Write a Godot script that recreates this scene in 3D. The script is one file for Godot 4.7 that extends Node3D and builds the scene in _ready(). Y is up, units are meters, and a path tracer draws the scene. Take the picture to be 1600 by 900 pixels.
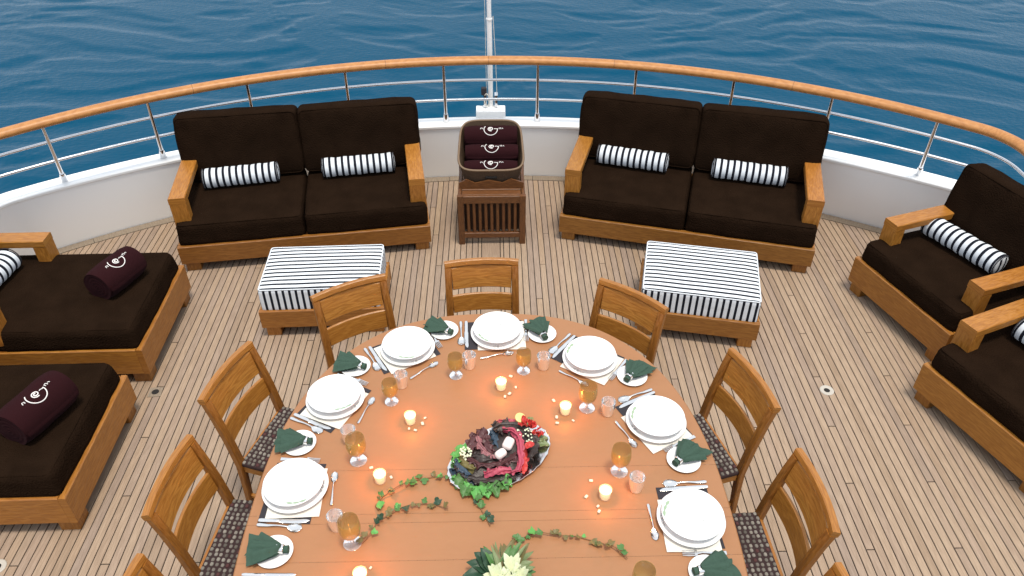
extends Node3D

# ---------------------------------------------------------------- mesh builder
class MB:
	var v := PackedVector3Array()
	var n := PackedVector3Array()
	var uv := PackedVector2Array()
	var c := PackedColorArray()
	var idx := PackedInt32Array()
	var tint := Color.WHITE
	var uvo := Vector2.ZERO

	func vert(p: Vector3, nn: Vector3, t: Vector2) -> int:
		v.append(p); n.append(nn); uv.append(t + uvo); c.append(tint)
		return v.size() - 1

	func tri(a: int, b: int, d: int) -> void:
		var g := (v[b] - v[a]).cross(v[d] - v[a])
		if g.dot(n[a] + n[b] + n[d]) > 0.0:
			idx.append_array(PackedInt32Array([a, d, b]))
		else:
			idx.append_array(PackedInt32Array([a, b, d]))

	# flat polygon fan with one normal
	func poly(pts: Array, nn: Vector3, ux: Vector3, uz: Vector3) -> void:
		var s := v.size()
		for p: Vector3 in pts:
			vert(p, nn, Vector2(p.dot(ux), p.dot(uz)))
		for i in range(1, pts.size() - 1):
			tri(s, s + i, s + i + 1)

	# rows of points; smooth normals; wrap on the inner index
	func grid(P: Array, wrap := false, flip := false, us := Vector2.ONE) -> void:
		var nu := P.size()
		var nv: int = P[0].size()
		var s := v.size()
		var N := []
		for i in nu:
			var row := PackedVector3Array()
			for j in nv:
				var j0 := j - 1
				var j1 := j + 1
				if wrap:
					j0 = (j - 1 + nv - 1) % (nv - 1)
					j1 = (j + 1) % (nv - 1)
				else:
					j0 = maxi(j0, 0); j1 = mini(j1, nv - 1)
				var du: Vector3 = P[mini(i + 1, nu - 1)][j] - P[maxi(i - 1, 0)][j]
				var dv: Vector3 = P[i][j1] - P[i][j0]
				var g := dv.cross(du)
				if flip:
					g = -g
				row.append(g.normalized() if g.length() > 1e-12 else Vector3.ZERO)
			N.append(row)
		for i in nu:
			for j in nv:
				var g: Vector3 = N[i][j]
				if g == Vector3.ZERO:
					var k := i + 1 if i + 1 < nu and N[i + 1][j] != Vector3.ZERO else maxi(i - 1, 0)
					var sum := Vector3.ZERO
					for q: Vector3 in N[k]:
						sum += q
					g = sum.normalized() if sum.length() > 1e-6 else Vector3.UP
				vert(P[i][j], g, Vector2(float(i) / (nu - 1) * us.x, float(j) / (nv - 1) * us.y))
		for i in nu - 1:
			for j in nv - 1:
				var a := s + i * nv + j
				idx.append_array(PackedInt32Array([a, a + nv, a + 1, a + 1, a + nv, a + nv + 1]) if not flip else PackedInt32Array([a, a + 1, a + nv, a + 1, a + nv + 1, a + nv]))

	func surf(nu: int, nv: int, f: Callable, wrap := false, flip := false, us := Vector2.ONE) -> void:
		var P := []
		for i in nu:
			var row := PackedVector3Array()
			for j in nv:
				row.append(f.call(float(i) / (nu - 1), float(j) / (nv - 1)))
			P.append(row)
		grid(P, wrap, flip, us)

	# profile of (radius, height); outward when listed bottom to top
	func lathe(prof: Array, segs: int, xf := Transform3D.IDENTITY) -> void:
		var P := []
		for q: Vector2 in prof:
			var row := PackedVector3Array()
			for j in segs + 1:
				var a := TAU * j / segs
				row.append(xf * Vector3(cos(a) * q.x, q.y, sin(a) * q.x))
			P.append(row)
		grid(P, true, false)

	func tube(path: Array, radii: Array, segs := 8, caps := true) -> void:
		var P := []
		var side := Vector3.ZERO
		for i in path.size():
			var t: Vector3 = (path[mini(i + 1, path.size() - 1)] - path[maxi(i - 1, 0)]).normalized()
			if side == Vector3.ZERO:
				side = t.cross(Vector3.UP if absf(t.y) < 0.9 else Vector3.RIGHT).normalized()
			side = (side - t * side.dot(t)).normalized()
			var up := side.cross(t)
			var r: float = radii[mini(i, radii.size() - 1)]
			var row := PackedVector3Array()
			for j in segs + 1:
				var a := TAU * j / segs
				row.append(path[i] + (side * cos(a) + up * sin(a)) * r)
			P.append(row)
		grid(P, true, true, Vector2(path[0].distance_to(path[-1]), 0.12))
		if caps:
			for e in [0, path.size() - 1]:
				var nn: Vector3 = (path[0] - path[1]).normalized() if e == 0 else (path[-1] - path[-2]).normalized()
				var pts := []
				for j in segs:
					pts.append(P[e][j])
				poly(pts, nn, Vector3.RIGHT, Vector3.BACK)

	# rectangular bar with chamfered long edges along a path; w across "side", t along "up"
	func bar(path: Array, up0: Vector3, w: float, t: float, ch := 0.004, scales := []) -> void:
		var hw := w / 2
		var ht := t / 2
		ch = minf(ch, minf(hw, ht) * 0.7)
		var prof := [Vector2(-hw + ch, ht), Vector2(hw - ch, ht), Vector2(hw, ht - ch), Vector2(hw, -ht + ch), Vector2(hw - ch, -ht), Vector2(-hw + ch, -ht), Vector2(-hw, -ht + ch), Vector2(-hw, ht - ch)]
		var rings := []
		var sides := []
		var ups := []
		var dist := [0.0]
		for i in path.size():
			var tn: Vector3 = (path[mini(i + 1, path.size() - 1)] - path[maxi(i - 1, 0)]).normalized()
			var sd := tn.cross(up0).normalized()
			var up := sd.cross(tn).normalized()
			sides.append(sd); ups.append(up)
			if i > 0:
				dist.append(dist[-1] + path[i].distance_to(path[i - 1]))
			var k: float = scales[i] if scales.size() > i else 1.0
			var ring := []
			for q: Vector2 in prof:
				ring.append(path[i] + (sd * q.x + up * q.y) * k)
			rings.append(ring)
		var per := 0.0
		for e in 8:
			var q0: Vector2 = prof[e]
			var q1: Vector2 = prof[(e + 1) % 8]
			var m := (q1 - q0).orthogonal().normalized()
			if m.dot((q0 + q1) / 2) < 0:
				m = -m
			var L := q0.distance_to(q1)
			var s := v.size()
			for i in path.size():
				var nn: Vector3 = sides[i] * m.x + ups[i] * m.y
				vert(rings[i][e], nn, Vector2(dist[i], per))
				vert(rings[i][(e + 1) % 8], nn, Vector2(dist[i], per + L))
			for i in path.size() - 1:
				tri(s + i * 2, s + i * 2 + 1, s + i * 2 + 2)
				tri(s + i * 2 + 1, s + i * 2 + 3, s + i * 2 + 2)
			per += L
		poly(rings[0], (path[0] - path[1]).normalized(), sides[0] * 0.3, ups[0])
		poly(rings[-1], (path[-1] - path[-2]).normalized(), sides[-1] * 0.3, ups[-1])

	# rounded, optionally puffed block. f: extra displacement(p, n) -> Vector3
	func rbox(size: Vector3, r: float, k: int, xf := Transform3D.IDENTITY, f = null, stripe := 0.0) -> void:
		var h := size / 2
		var axes := [[0, 1, 2], [1, 2, 0], [2, 0, 1]]
		for ax in axes:
			for sg in [-1.0, 1.0]:
				var s := v.size()
				var A := samples(h[ax[1]], r, k)
				var B := samples(h[ax[2]], r, k)
				for a: float in A:
					for b: float in B:
						var p := Vector3.ZERO
						p[ax[0]] = h[ax[0]] * sg; p[ax[1]] = a; p[ax[2]] = b
						var q := Vector3(clampf(p.x, -h.x + r, h.x - r), clampf(p.y, -h.y + r, h.y - r), clampf(p.z, -h.z + r, h.z - r))
						var nn := (p - q).normalized()
						var o := q + nn * r
						var t := Vector2(p[ax[1]], p[ax[2]])
						if stripe > 0.0:
							t = Vector2((o.x if ax[0] == 2 else o.z) / stripe, 0.5)
						if f != null:
							o = f.call(o, nn)
						vert(xf * o, (xf.basis * nn).normalized(), t)
				for i in A.size() - 1:
					for j in B.size() - 1:
						var a := s + i * B.size() + j
						tri(a, a + B.size(), a + 1)
						tri(a + 1, a + B.size(), a + B.size() + 1)

	func samples(h: float, r: float, k: int) -> Array:
		var out := [-h, -h + r * 0.45, -h + r]
		for i in range(1, k):
			out.append(lerpf(-h + r, h - r, float(i) / k))
		out.append_array([h - r, h - r * 0.45, h])
		return out

	func ribbon(pts: Array, nrm: Array, w: float) -> void:
		if pts.size() < 2:
			return
		var P := []
		for i in pts.size():
			var t: Vector3 = (pts[mini(i + 1, pts.size() - 1)] - pts[maxi(i - 1, 0)]).normalized()
			var sd: Vector3 = t.cross(nrm[i]).normalized() * w / 2
			P.append(PackedVector3Array([pts[i] - sd - nrm[i] * 0.001, pts[i] - sd * 0.8 + nrm[i] * 0.0015, pts[i] + sd * 0.8 + nrm[i] * 0.0015, pts[i] + sd - nrm[i] * 0.001]))
		grid(P, false, true)

	func smooth() -> void:   # recompute normals from faces, merging vertices at one place
		var acc := {}
		for i in range(0, idx.size(), 3):
			var a := v[idx[i]]
			var g := (v[idx[i + 2]] - a).cross(v[idx[i + 1]] - a)
			for k in 3:
				var key := (v[idx[i + k]] * 20000.0).round()
				acc[key] = acc.get(key, Vector3.ZERO) + g
		for i in v.size():
			var g: Vector3 = acc.get((v[i] * 20000.0).round(), n[i])
			if g.length() > 1e-14:
				n[i] = g.normalized()

	func mesh() -> ArrayMesh:
		var a := []
		a.resize(Mesh.ARRAY_MAX)
		a[Mesh.ARRAY_VERTEX] = v; a[Mesh.ARRAY_NORMAL] = n; a[Mesh.ARRAY_TEX_UV] = uv; a[Mesh.ARRAY_COLOR] = c; a[Mesh.ARRAY_INDEX] = idx
		var m := ArrayMesh.new()
		m.add_surface_from_arrays(Mesh.PRIMITIVE_TRIANGLES, a)
		return m

# ---------------------------------------------------------------- scene helpers
var rng := RandomNumberGenerator.new()
var used := {}
var M := {}

func numbered(called: String) -> String:
	var k: int = used.get(called, -1) + 1
	used[called] = k
	return called if k == 0 else "%s_%03d" % [called, k]

func obj(called: String, b, mat: Material, parent: Node = self, xf := Transform3D.IDENTITY) -> MeshInstance3D:
	var o := MeshInstance3D.new()
	o.mesh = b.mesh() if b is MB else b
	o.material_override = mat
	o.transform = xf
	o.name = numbered(called) if parent == self else called
	if parent != self:
		var k := 0
		while parent.has_node(NodePath(o.name)):
			k += 1
			o.name = "%s_%03d" % [called, k]
	parent.add_child(o, true)
	return o

func tag(o: Node, label: String, category: String, group := "") -> Node:
	o.set_meta("label", label); o.set_meta("category", category)
	if group != "":
		o.set_meta("group", group)
	return o

func thing(called: String, label: String, category: String, at := Vector3.ZERO, turn := 0.0, group := "") -> Node3D:
	var o := Node3D.new()
	o.name = numbered(called)
	add_child(o)
	o.position = at
	o.rotation.y = turn
	tag(o, label, category, group)
	return o

func copy(src: Node3D, called: String, label: String, at: Vector3, turn: float) -> Node3D:
	var o: Node3D = src.duplicate()
	o.name = numbered(called)
	add_child(o)
	o.position = at
	o.rotation.y = turn
	o.set_meta("label", label)
	return o

func roll() -> Vector2:
	return Vector2(rng.randf() * 3.0, rng.randf() * 3.0)

func nz(sd: int, freq: float, size: int, octv := 3) -> PackedByteArray:
	var f := FastNoiseLite.new()
	f.seed = sd; f.frequency = freq; f.fractal_octaves = octv
	var im := f.get_seamless_image(size, size)
	im.convert(Image.FORMAT_L8)
	return im.get_data()

func tex(im: Image) -> ImageTexture:
	im.generate_mipmaps()
	return ImageTexture.create_from_image(im)

func wood_tex(light: Color, dark: Color, sd: int, bands: float, contrast: float) -> ImageTexture:
	var s := 512
	var a := nz(sd, 0.05, s, 4)
	var b := nz(sd + 1, 0.008, s, 3)
	var d := PackedByteArray()
	d.resize(s * s * 3)
	for i in s * s:
		var ring := 0.5 + 0.5 * sin(b[i] / 255.0 * bands)
		var k := clampf(0.5 + (a[i] / 255.0 - 0.5) * contrast + (ring - 0.5) * contrast * 0.75, 0.0, 1.0)
		var q := dark.lerp(light, k).linear_to_srgb()
		d[i * 3] = int(q.r * 255); d[i * 3 + 1] = int(q.g * 255); d[i * 3 + 2] = int(q.b * 255)
	return tex(Image.create_from_data(s, s, false, Image.FORMAT_RGB8, d))

func bump_tex(sd: int, freq: float, size: int, strength: float, octv := 3) -> ImageTexture:
	var im := Image.create_from_data(size, size, false, Image.FORMAT_L8, nz(sd, freq, size, octv))
	im.convert(Image.FORMAT_RGBA8)
	im.bump_map_to_normal_map(strength)
	return tex(im)

func mat(albedo: Color, rough: float, metal := 0.0) -> StandardMaterial3D:
	var m := StandardMaterial3D.new()
	m.albedo_color = albedo.linear_to_srgb()
	m.albedo_color.a = albedo.a
	m.roughness = rough
	m.metallic = metal
	m.vertex_color_use_as_albedo = true
	return m

func wood_mat(t: Texture2D, rough: float, us: Vector2) -> StandardMaterial3D:
	var m := mat(Color.WHITE, rough)
	m.albedo_texture = t
	m.uv1_scale = Vector3(us.x, us.y, 1)
	m.normal_enabled = true
	m.normal_texture = M.n_fine
	m.normal_scale = 0.25
	return m

func fabric_mat(col: Color, rough := 0.95) -> StandardMaterial3D:
	var m := mat(col, rough)
	m.metallic_specular = 0.2
	m.normal_enabled = true
	m.normal_texture = M.n_weave
	m.uv1_scale = Vector3(6, 6, 6)
	m.normal_scale = 0.4
	return m

func leaf_mat(col: Color, back := 0.3) -> StandardMaterial3D:
	var m := mat(col, 0.45)
	m.cull_mode = BaseMaterial3D.CULL_DISABLED
	m.normal_enabled = true
	m.normal_texture = M.n_fine
	m.uv1_scale = Vector3(3, 1, 1)
	m.normal_scale = 0.5
	m.backlight_enabled = true
	m.backlight = (col * back).linear_to_srgb()
	return m

func materials() -> void:
	M.n_fine = bump_tex(5, 0.06, 256, 4.0)
	M.n_weave = bump_tex(9, 0.22, 256, 6.0, 2)
	M.n_water = bump_tex(17, 0.02, 512, 9.0, 5)
	M.teak = wood_mat(wood_tex(Color(0.42, 0.176, 0.030), Color(0.29, 0.108, 0.014), 21, 17.0, 0.8), 0.42, Vector2(0.55, 4.5))
	M.teak_dark = wood_mat(wood_tex(Color(0.16, 0.060, 0.016), Color(0.09, 0.032, 0.009), 25, 26.0, 1.1), 0.45, Vector2(0.7, 7.0))
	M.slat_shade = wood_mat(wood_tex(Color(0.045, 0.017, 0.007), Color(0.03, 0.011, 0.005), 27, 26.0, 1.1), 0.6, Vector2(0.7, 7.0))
	M.teak_rail = wood_mat(wood_tex(Color(0.47, 0.210, 0.060), Color(0.38, 0.156, 0.040), 31, 16.0, 0.9), 0.3, Vector2(0.5, 2.0))
	M.teak_rail.normal_enabled = false
	M.teak_rail.roughness = 0.45
	M.deck = wood_mat(wood_tex(Color(0.385, 0.282, 0.198), Color(0.290, 0.207, 0.142), 41, 14.0, 0.8), 0.75, Vector2(0.45, 8.0))
	M.margin = wood_mat(wood_tex(Color(0.28, 0.225, 0.17), Color(0.205, 0.16, 0.115), 45, 22.0, 1.0), 0.75, Vector2(0.45, 8.0))
	M.caulk = mat(Color(0.012, 0.010, 0.009), 0.85)
	M.paint = mat(Color(0.88, 0.885, 0.88), 0.22)
	M.hull = mat(Color(0.74, 0.76, 0.77), 0.3)
	M.chrome = mat(Color(0.72, 0.73, 0.75), 0.1, 1.0)
	M.rod = mat(Color(0.74, 0.75, 0.77), 0.34, 1.0)
	M.silver = mat(Color(0.82, 0.81, 0.79), 0.2, 1.0)
	M.brown = fabric_mat(Color(0.021, 0.0122, 0.0074))
	M.brown.metallic_specular = 0.08
	var ft := Image.create_from_data(256, 256, false, Image.FORMAT_L8, nz(77, 0.012, 256, 4))
	ft.convert(Image.FORMAT_RGB8)
	for y in 256:
		for x in 256:
			var k := clampf(0.90 + (ft.get_pixel(x, y).r - 0.5) * 0.16 + (0.03 if (x + y) % 3 == 0 else 0.0), 0.0, 1.0)
			ft.set_pixel(x, y, Color(k, k, k))
	var ftx := tex(ft)
	M.brown.albedo_texture = ftx
	M.brown.uv1_triplanar = true
	M.brown.uv1_scale = Vector3(1.3, 1.3, 1.3)
	M.brown.albedo_color = Color(0.0185, 0.0102, 0.0060).linear_to_srgb()
	M.towel = fabric_mat(Color(0.024, 0.0075, 0.009), 1.0)
	M.towel.metallic_specular = 0.08
	M.towel.rim_enabled = true; M.towel.rim = 0.12
	M.thread = mat(Color(0.72, 0.70, 0.68), 0.7)
	M.china = mat(Color(0.80, 0.815, 0.815), 0.12)
	M.china.clearcoat_enabled = true; M.china.clearcoat = 0.4
	M.linen = fabric_mat(Color(0.72, 0.70, 0.64))
	M.slate = fabric_mat(Color(0.045, 0.043, 0.05))
	M.napkin = fabric_mat(Color(0.050, 0.090, 0.068))
	M.basket = mat(Color(0.085, 0.048, 0.024), 0.6)
	M.basket_rim = mat(Color(0.16, 0.10, 0.055), 0.5)
	M.basket.normal_enabled = true; M.basket.normal_texture = M.n_weave; M.basket.uv1_scale = Vector3(4, 10, 1)
	M.print_grey = mat(Color(0.36, 0.38, 0.38), 0.4)
	M.print_green = mat(Color(0.30, 0.40, 0.27), 0.4)
	M.drain = mat(Color(0.46, 0.43, 0.38), 0.5)
	M.seat_web = mat(Color.WHITE, 0.8)
	var tt := wood_tex(Color(0.345, 0.160, 0.068), Color(0.318, 0.146, 0.061), 61, 5.0, 0.4)
	M.table = wood_mat(tt, 0.48, Vector2(0.5, 0.9))
	M.table.normal_scale = 0.08
	# striped canvas: one colour run across the cloth
	var st := Image.create(128, 8, false, Image.FORMAT_RGB8)
	for x in 128:
		var k := smoothstep(0.0, 0.03, absf(x / 128.0 - 0.5) - 0.185)
		var q := Color(0.012, 0.014, 0.022).lerp(Color(0.70, 0.74, 0.79), k).linear_to_srgb()
		for y in 8:
			st.set_pixel(x, y, q)
	M.stripe = mat(Color.WHITE, 0.85)
	M.stripe.albedo_texture = tex(st)
	M.stripe.metallic_specular = 0.2
	# glass
	var g := mat(Color(0.97, 0.98, 1.0, 0.12), 0.03)
	g.transparency = BaseMaterial3D.TRANSPARENCY_ALPHA
	g.vertex_color_use_as_albedo = false
	g.refraction_enabled = true
	g.refraction_scale = 0.05
	M.glass = g
	var gp := mat(Color(0.95, 0.96, 0.97, 0.14), 0.04)
	gp.transparency = BaseMaterial3D.TRANSPARENCY_ALPHA
	gp.vertex_color_use_as_albedo = false
	M.glass_thin = gp
	var ga := mat(Color(0.40, 0.255, 0.055, 0.42), 0.06)
	ga.transparency = BaseMaterial3D.TRANSPARENCY_ALPHA
	ga.vertex_color_use_as_albedo = false
	M.amber = ga
	var wax := mat(Color(0.85, 0.70, 0.52), 0.5)
	wax.emission_enabled = true
	wax.emission = Color(1.0, 0.78, 0.52)
	wax.emission_energy_multiplier = 0.8
	M.wax = wax
	var fl := mat(Color(1, 0.9, 0.7), 0.5)
	fl.emission_enabled = true
	fl.emission = Color(1.0, 0.85, 0.55)
	fl.emission_energy_multiplier = 5.0
	M.flame = fl
	M.leaf = leaf_mat(Color(0.06, 0.16, 0.035))
	M.leaf_bright = leaf_mat(Color(0.10, 0.34, 0.07))
	M.leaf_dark = leaf_mat(Color(0.014, 0.05, 0.022), 0.1)
	M.leaf_olive = leaf_mat(Color(0.14, 0.115, 0.035))
	M.leaf_grey = leaf_mat(Color(0.15, 0.20, 0.08))
	M.leaf_wine = leaf_mat(Color(0.085, 0.028, 0.030), 0.1)
	M.leaf_black = leaf_mat(Color(0.036, 0.025, 0.022), 0.05)
	M.leaf_slate = leaf_mat(Color(0.030, 0.055, 0.085), 0.05)
	M.leaf_red = leaf_mat(Color(0.50, 0.035, 0.03), 0.2)
	M.leaf_pink = leaf_mat(Color(0.42, 0.06, 0.10), 0.2)
	M.leaf_mauve = leaf_mat(Color(0.32, 0.13, 0.14), 0.2)
	M.stem = mat(Color(0.20, 0.10, 0.04), 0.7)
	M.petal = leaf_mat(Color(0.72, 0.76, 0.55), 0.3)
	M.lemon = mat(Color(0.72, 0.56, 0.20), 0.4)
	M.onion = mat(Color(0.70, 0.64, 0.62), 0.3)
	M.pebble = mat(Color(0.78, 0.62, 0.48), 0.3)
	var w := mat(Color(0.0003, 0.055, 0.112), 0.08)
	w.metallic_specular = 0.14
	w.normal_enabled = true
	w.normal_texture = M.n_water
	w.normal_scale = 0.22
	w.uv1_triplanar = true
	w.uv1_world_triplanar = true
	w.uv1_scale = Vector3(0.40, 0.40, 0.75)
	M.water = w

# the aft curve: arc, rounded quarter, straight side; same sample count for every radius
func half_path(R: float, cz: float, xs: float, r: float, front: float) -> Array:
	var fx := xs - r
	var fz := cz - sqrt((R - r) * (R - r) - fx * fx)
	var a0 := asin(fx / (R - r))
	var out := []
	for i in 41:
		var a := a0 * i / 40.0
		out.append(Vector2(sin(a) * R, cz - cos(a) * R))
	for i in range(1, 13):
		var a := lerpf(a0, PI / 2, i / 12.0)
		out.append(Vector2(fx + sin(a) * r, fz - cos(a) * r))
	for i in range(1, 9):
		out.append(Vector2(xs, lerpf(fz, front, i / 8.0)))
	return out

func full_path(R: float, cz: float, xs: float, r: float, front: float) -> Array:
	var h := half_path(R, cz, xs, r, front)
	var out := []
	for i in range(h.size() - 1, 0, -1):
		out.append(Vector2(-h[i].x, h[i].y))
	out.append_array(h)
	return out

func wall_path(off: float) -> Array:
	return full_path(6.2 + off, -0.28, 3.8 + off, 0.3 + off, 1.0)

func at_y(path: Array, y: float) -> PackedVector3Array:
	var out := PackedVector3Array()
	for p: Vector2 in path:
		out.append(Vector3(p.x, y, p.y))
	return out

func wall_surface(prof: Array) -> MB:   # prof: (offset, y); each edge flat-shaded
	var b := MB.new()
	for i in prof.size() - 1:
		b.grid([at_y(wall_path(prof[i].x), prof[i].y), at_y(wall_path(prof[i + 1].x), prof[i + 1].y)], false, false, Vector2(1, 8))
	return b

# ---------------------------------------------------------------- the scene
func _ready() -> void:
	rng.seed = 7
	var cam := Camera3D.new()
	cam.name = "camera"
	cam.position = Vector3(0.0618, 3.7, 0.0)
	cam.rotation_degrees = Vector3(-38.0, -1.225, 0.0)
	cam.fov = 40.62
	cam.near = 0.05
	cam.far = 6000.0
	add_child(cam)
	cam.current = true
	var env := Environment.new()
	env.background_mode = Environment.BG_SKY
	var psm := ProceduralSkyMaterial.new()
	psm.sky_top_color = Color(0.88, 0.91, 0.95)
	psm.sky_horizon_color = Color(0.86, 0.90, 0.94)
	psm.sky_curve = 0.2
	psm.ground_bottom_color = Color(0.10, 0.25, 0.36)
	psm.ground_horizon_color = Color(0.74, 0.80, 0.86)
	psm.sun_angle_max = 1.0
	var sky := Sky.new()
	sky.sky_material = psm
	env.sky = sky
	env.background_energy_multiplier = 1.0
	env.tonemap_mode = Environment.TONE_MAPPER_LINEAR
	env.tonemap_exposure = 1.34
	env.sdfgi_enabled = true
	env.ssao_enabled = true
	env.ssil_enabled = true
	var we := WorldEnvironment.new()
	we.name = "world"
	we.environment = env
	add_child(we)
	var sun := DirectionalLight3D.new()
	sun.name = "sun"
	sun.light_energy = 0.75
	sun.light_color = Color(1.0, 0.96, 0.90)
	sun.light_angular_distance = 12.0
	sun.shadow_enabled = true
	sun.rotation_degrees = Vector3(-78.0, 35.0, 0.0)
	add_child(sun)

	materials()
	build_sea()
	build_deck()
	build_bulwark()
	build_railing()
	build_flagstaff()
	build_lounges()
	build_ottomans()
	build_stand_and_basket()
	build_chairs()
	build_table()
	build_settings()
	build_platter()
	build_vines()
	build_bouquet()
	build_candles()
	build_fittings()

func build_sea() -> void:
	var xs := [0.0]
	while xs[-1] < 3500.0:
		xs.append(xs[-1] + (0.14 if xs[-1] < 28.0 else (xs[-1] - 28.0) * 0.25 + 0.2))
	var X := []
	for i in range(xs.size() - 1, 0, -1):
		X.append(-xs[i])
	X.append_array(xs)
	var Z := []
	var z := 0.0
	var near := []
	while z > -3500.0:
		near.append(z)
		z -= 2.0 if z > -8.0 else (0.11 if z > -38.0 else (-z - 38.0) * 0.25 + 0.15)
	var back := [2.0]
	while back[-1] < 3500.0:
		back.append(back[-1] * 1.6 + 3.0)
	for i in range(back.size() - 1, -1, -1):
		Z.append(back[i])
	Z.append_array(near)
	var n1 := FastNoiseLite.new()
	n1.seed = 3; n1.frequency = 0.42; n1.fractal_octaves = 4; n1.fractal_gain = 0.45
	var n2 := FastNoiseLite.new()
	n2.seed = 8; n2.frequency = 0.09; n2.fractal_octaves = 2
	var b := MB.new()
	var P := []
	for zz: float in Z:
		var row := PackedVector3Array()
		for xx: float in X:
			var far := maxf(absf(xx) - 26.0, maxf(-zz - 36.0, zz + 6.0))
			var y := -4.5
			if far < 12.0:
				var w := n2.get_noise_2d(xx, zz)
				var a := n1.get_noise_2d(xx * 0.55 + w * 1.5 + zz * 0.12, zz * 1.25 + w * 2.0)
				var s := sin(zz * 2.1 + xx * 0.35 + w * 7.0) * 0.5 + sin(zz * 1.15 - xx * 0.25 + w * 5.0)
				var crest := 1.0 - absf(a) * 2.2
				y += (0.060 * a + 0.028 * crest * crest + 0.008 * s + 0.04 * w) * clampf(1.0 - far / 12.0, 0.0, 1.0)
			row.append(Vector3(xx, y, zz))
		P.append(row)
	b.grid(P, false, true)
	if b.n[0].y < 0:
		b = MB.new()
		b.grid(P, false, false)
	obj("sea", b, M.water).set_meta("kind", "structure")

func deck_edge(x: float) -> float:   # z of the plank ends, inside the margin board
	var h := half_path(6.105, -0.28, 3.705, 0.21, 1.0)
	var ax := absf(x)
	for i in h.size() - 1:
		if ax <= h[i + 1].x and h[i + 1].x > h[i].x:
			return lerpf(h[i].y, h[i + 1].y, (ax - h[i].x) / (h[i + 1].x - h[i].x))
	return -4.8

func build_deck() -> void:
	var b := MB.new()
	var p := wall_path(0.02)
	var pts := []
	for q: Vector2 in p:
		pts.append(Vector3(q.x, -0.007, q.y))
	b.poly(pts, Vector3.UP, Vector3.RIGHT, Vector3.BACK)
	var lo := []
	for q: Vector2 in p:
		lo.append(Vector3(q.x, -0.2, q.y))
	b.poly(lo, Vector3.DOWN, Vector3.RIGHT, Vector3.BACK)
	var deck := obj("deck", b, M.caulk)
	deck.set_meta("kind", "structure")
	# planks, each a chamfered board; (x0, x1, z far, z near)
	var planks := []
	var strips := [[-0.074, 0.074, -1]]
	for s in [-1, 1]:
		strips.append([0.080 * s, 0.102 * s, -2])
		for k in 75:
			strips.append([(0.108 + k * 0.048) * s, (0.108 + k * 0.048 + 0.0424) * s, k])
	for st in strips:
		var x0: float = minf(st[0], st[1])
		var x1: float = maxf(st[0], st[1])
		var k: int = st[2]
		if maxf(absf(x0), absf(x1)) > 3.702:
			continue
		var zf := maxf(deck_edge(x0), deck_edge(x1))
		var cuts := []
		if k >= 0:
			var zb := -3.72 + 0.44 * float(posmod(43 - k, 10))
			for m in range(-3, 4):
				var q := zb + 4.4 * m
				if q > zf + 0.25 and q < -0.75:
					cuts.append(q)
		cuts.sort()
		cuts.append(-0.6)
		var z0 := -99.0
		for q: float in cuts:
			planks.append([x0, x1, z0, q - 0.003])
			z0 = q + 0.003
	for i in planks.size():
		var q: Array = planks[i]
		var zc: float = (maxf(q[2], -6.4) + q[3]) / 2
		var seen := 0.0
		for j in 12:
			var zz: float = lerpf(maxf(q[2], -6.4), q[3], (j + 0.5) / 12.0)
			var xx: float = absf(q[0])
			if zz < -2.25 and xx < 0.45 + 0.52 * sqrt(zz * zz + 13.0):
				var hid: bool = (xx < 1.0 and zz > -3.5) or (zz < -5.1 and xx > 0.55 and xx < 2.4)
				seen += (0.15 if hid else 1.0) * absf(q[3] - maxf(q[2], -6.4)) / 12.0 / (zz * zz + 13.7)
		q.append(seen)
		q.append(zc)
	planks.sort_custom(func(a, c): return a[4] > c[4])
	var rest := MB.new()
	for i in planks.size():
		var q: Array = planks[i]
		var pb := rest if i >= 296 else MB.new()
		var t := rng.randf_range(0.80, 1.13)
		var grey := rng.randf_range(0.0, 0.09)
		pb.tint = Color(t * (1.03 - grey * 0.6), t, t * (0.96 + grey * 1.6))
		pb.uvo = roll()
		var zl: float = q[2]
		var zr: float = q[2]
		if q[2] < -50.0:
			zl = deck_edge(q[0]); zr = deck_edge(q[1])
		plank_box(pb, q[0], q[1], zl, zr, q[3])
		if i < 296:
			obj("plank", pb, M.deck, deck)
	obj("more_planks", rest, M.deck, deck).set_meta("kind", "stuff")
	# margin boards that follow the bulwark
	var inner := full_path(6.112, -0.28, 3.712, 0.212, 0.8)
	var outer := full_path(6.192, -0.28, 3.792, 0.292, 0.8)
	var i0 := 0
	while i0 < inner.size() - 1:
		var i1 := mini(i0 + 8, inner.size() - 1)
		var mb := MB.new()
		var t := rng.randf_range(0.9, 1.06)
		mb.tint = Color(t, t, t)
		mb.uvo = roll()
		var A := PackedVector3Array()
		var B := PackedVector3Array()
		for i in range(i0, i1 + 1):
			var e: float = 0.004 if i == i0 else 0.0
			var d: Vector2 = (inner[mini(i + 1, inner.size() - 1)] - inner[maxi(i - 1, 0)]).normalized() * e
			A.append(Vector3(inner[i].x + d.x, 0.001, inner[i].y + d.y))
			B.append(Vector3(outer[i].x + d.x, 0.001, outer[i].y + d.y))
		var A2 := PackedVector3Array()
		for q in A:
			A2.append(q - Vector3(0, 0.02, 0))
		mb.grid([A, B], false, false, Vector2(0.08, 1.0))
		if mb.n[0].y < 0:
			mb = MB.new(); mb.tint = Color(t, t, t)
			mb.grid([A, B], false, true, Vector2(0.08, 1.0))
		mb.grid([A2, A], false, true, Vector2(0.02, 1.0))
		obj("margin_board", mb, M.margin, deck)
		i0 = i1

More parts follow.
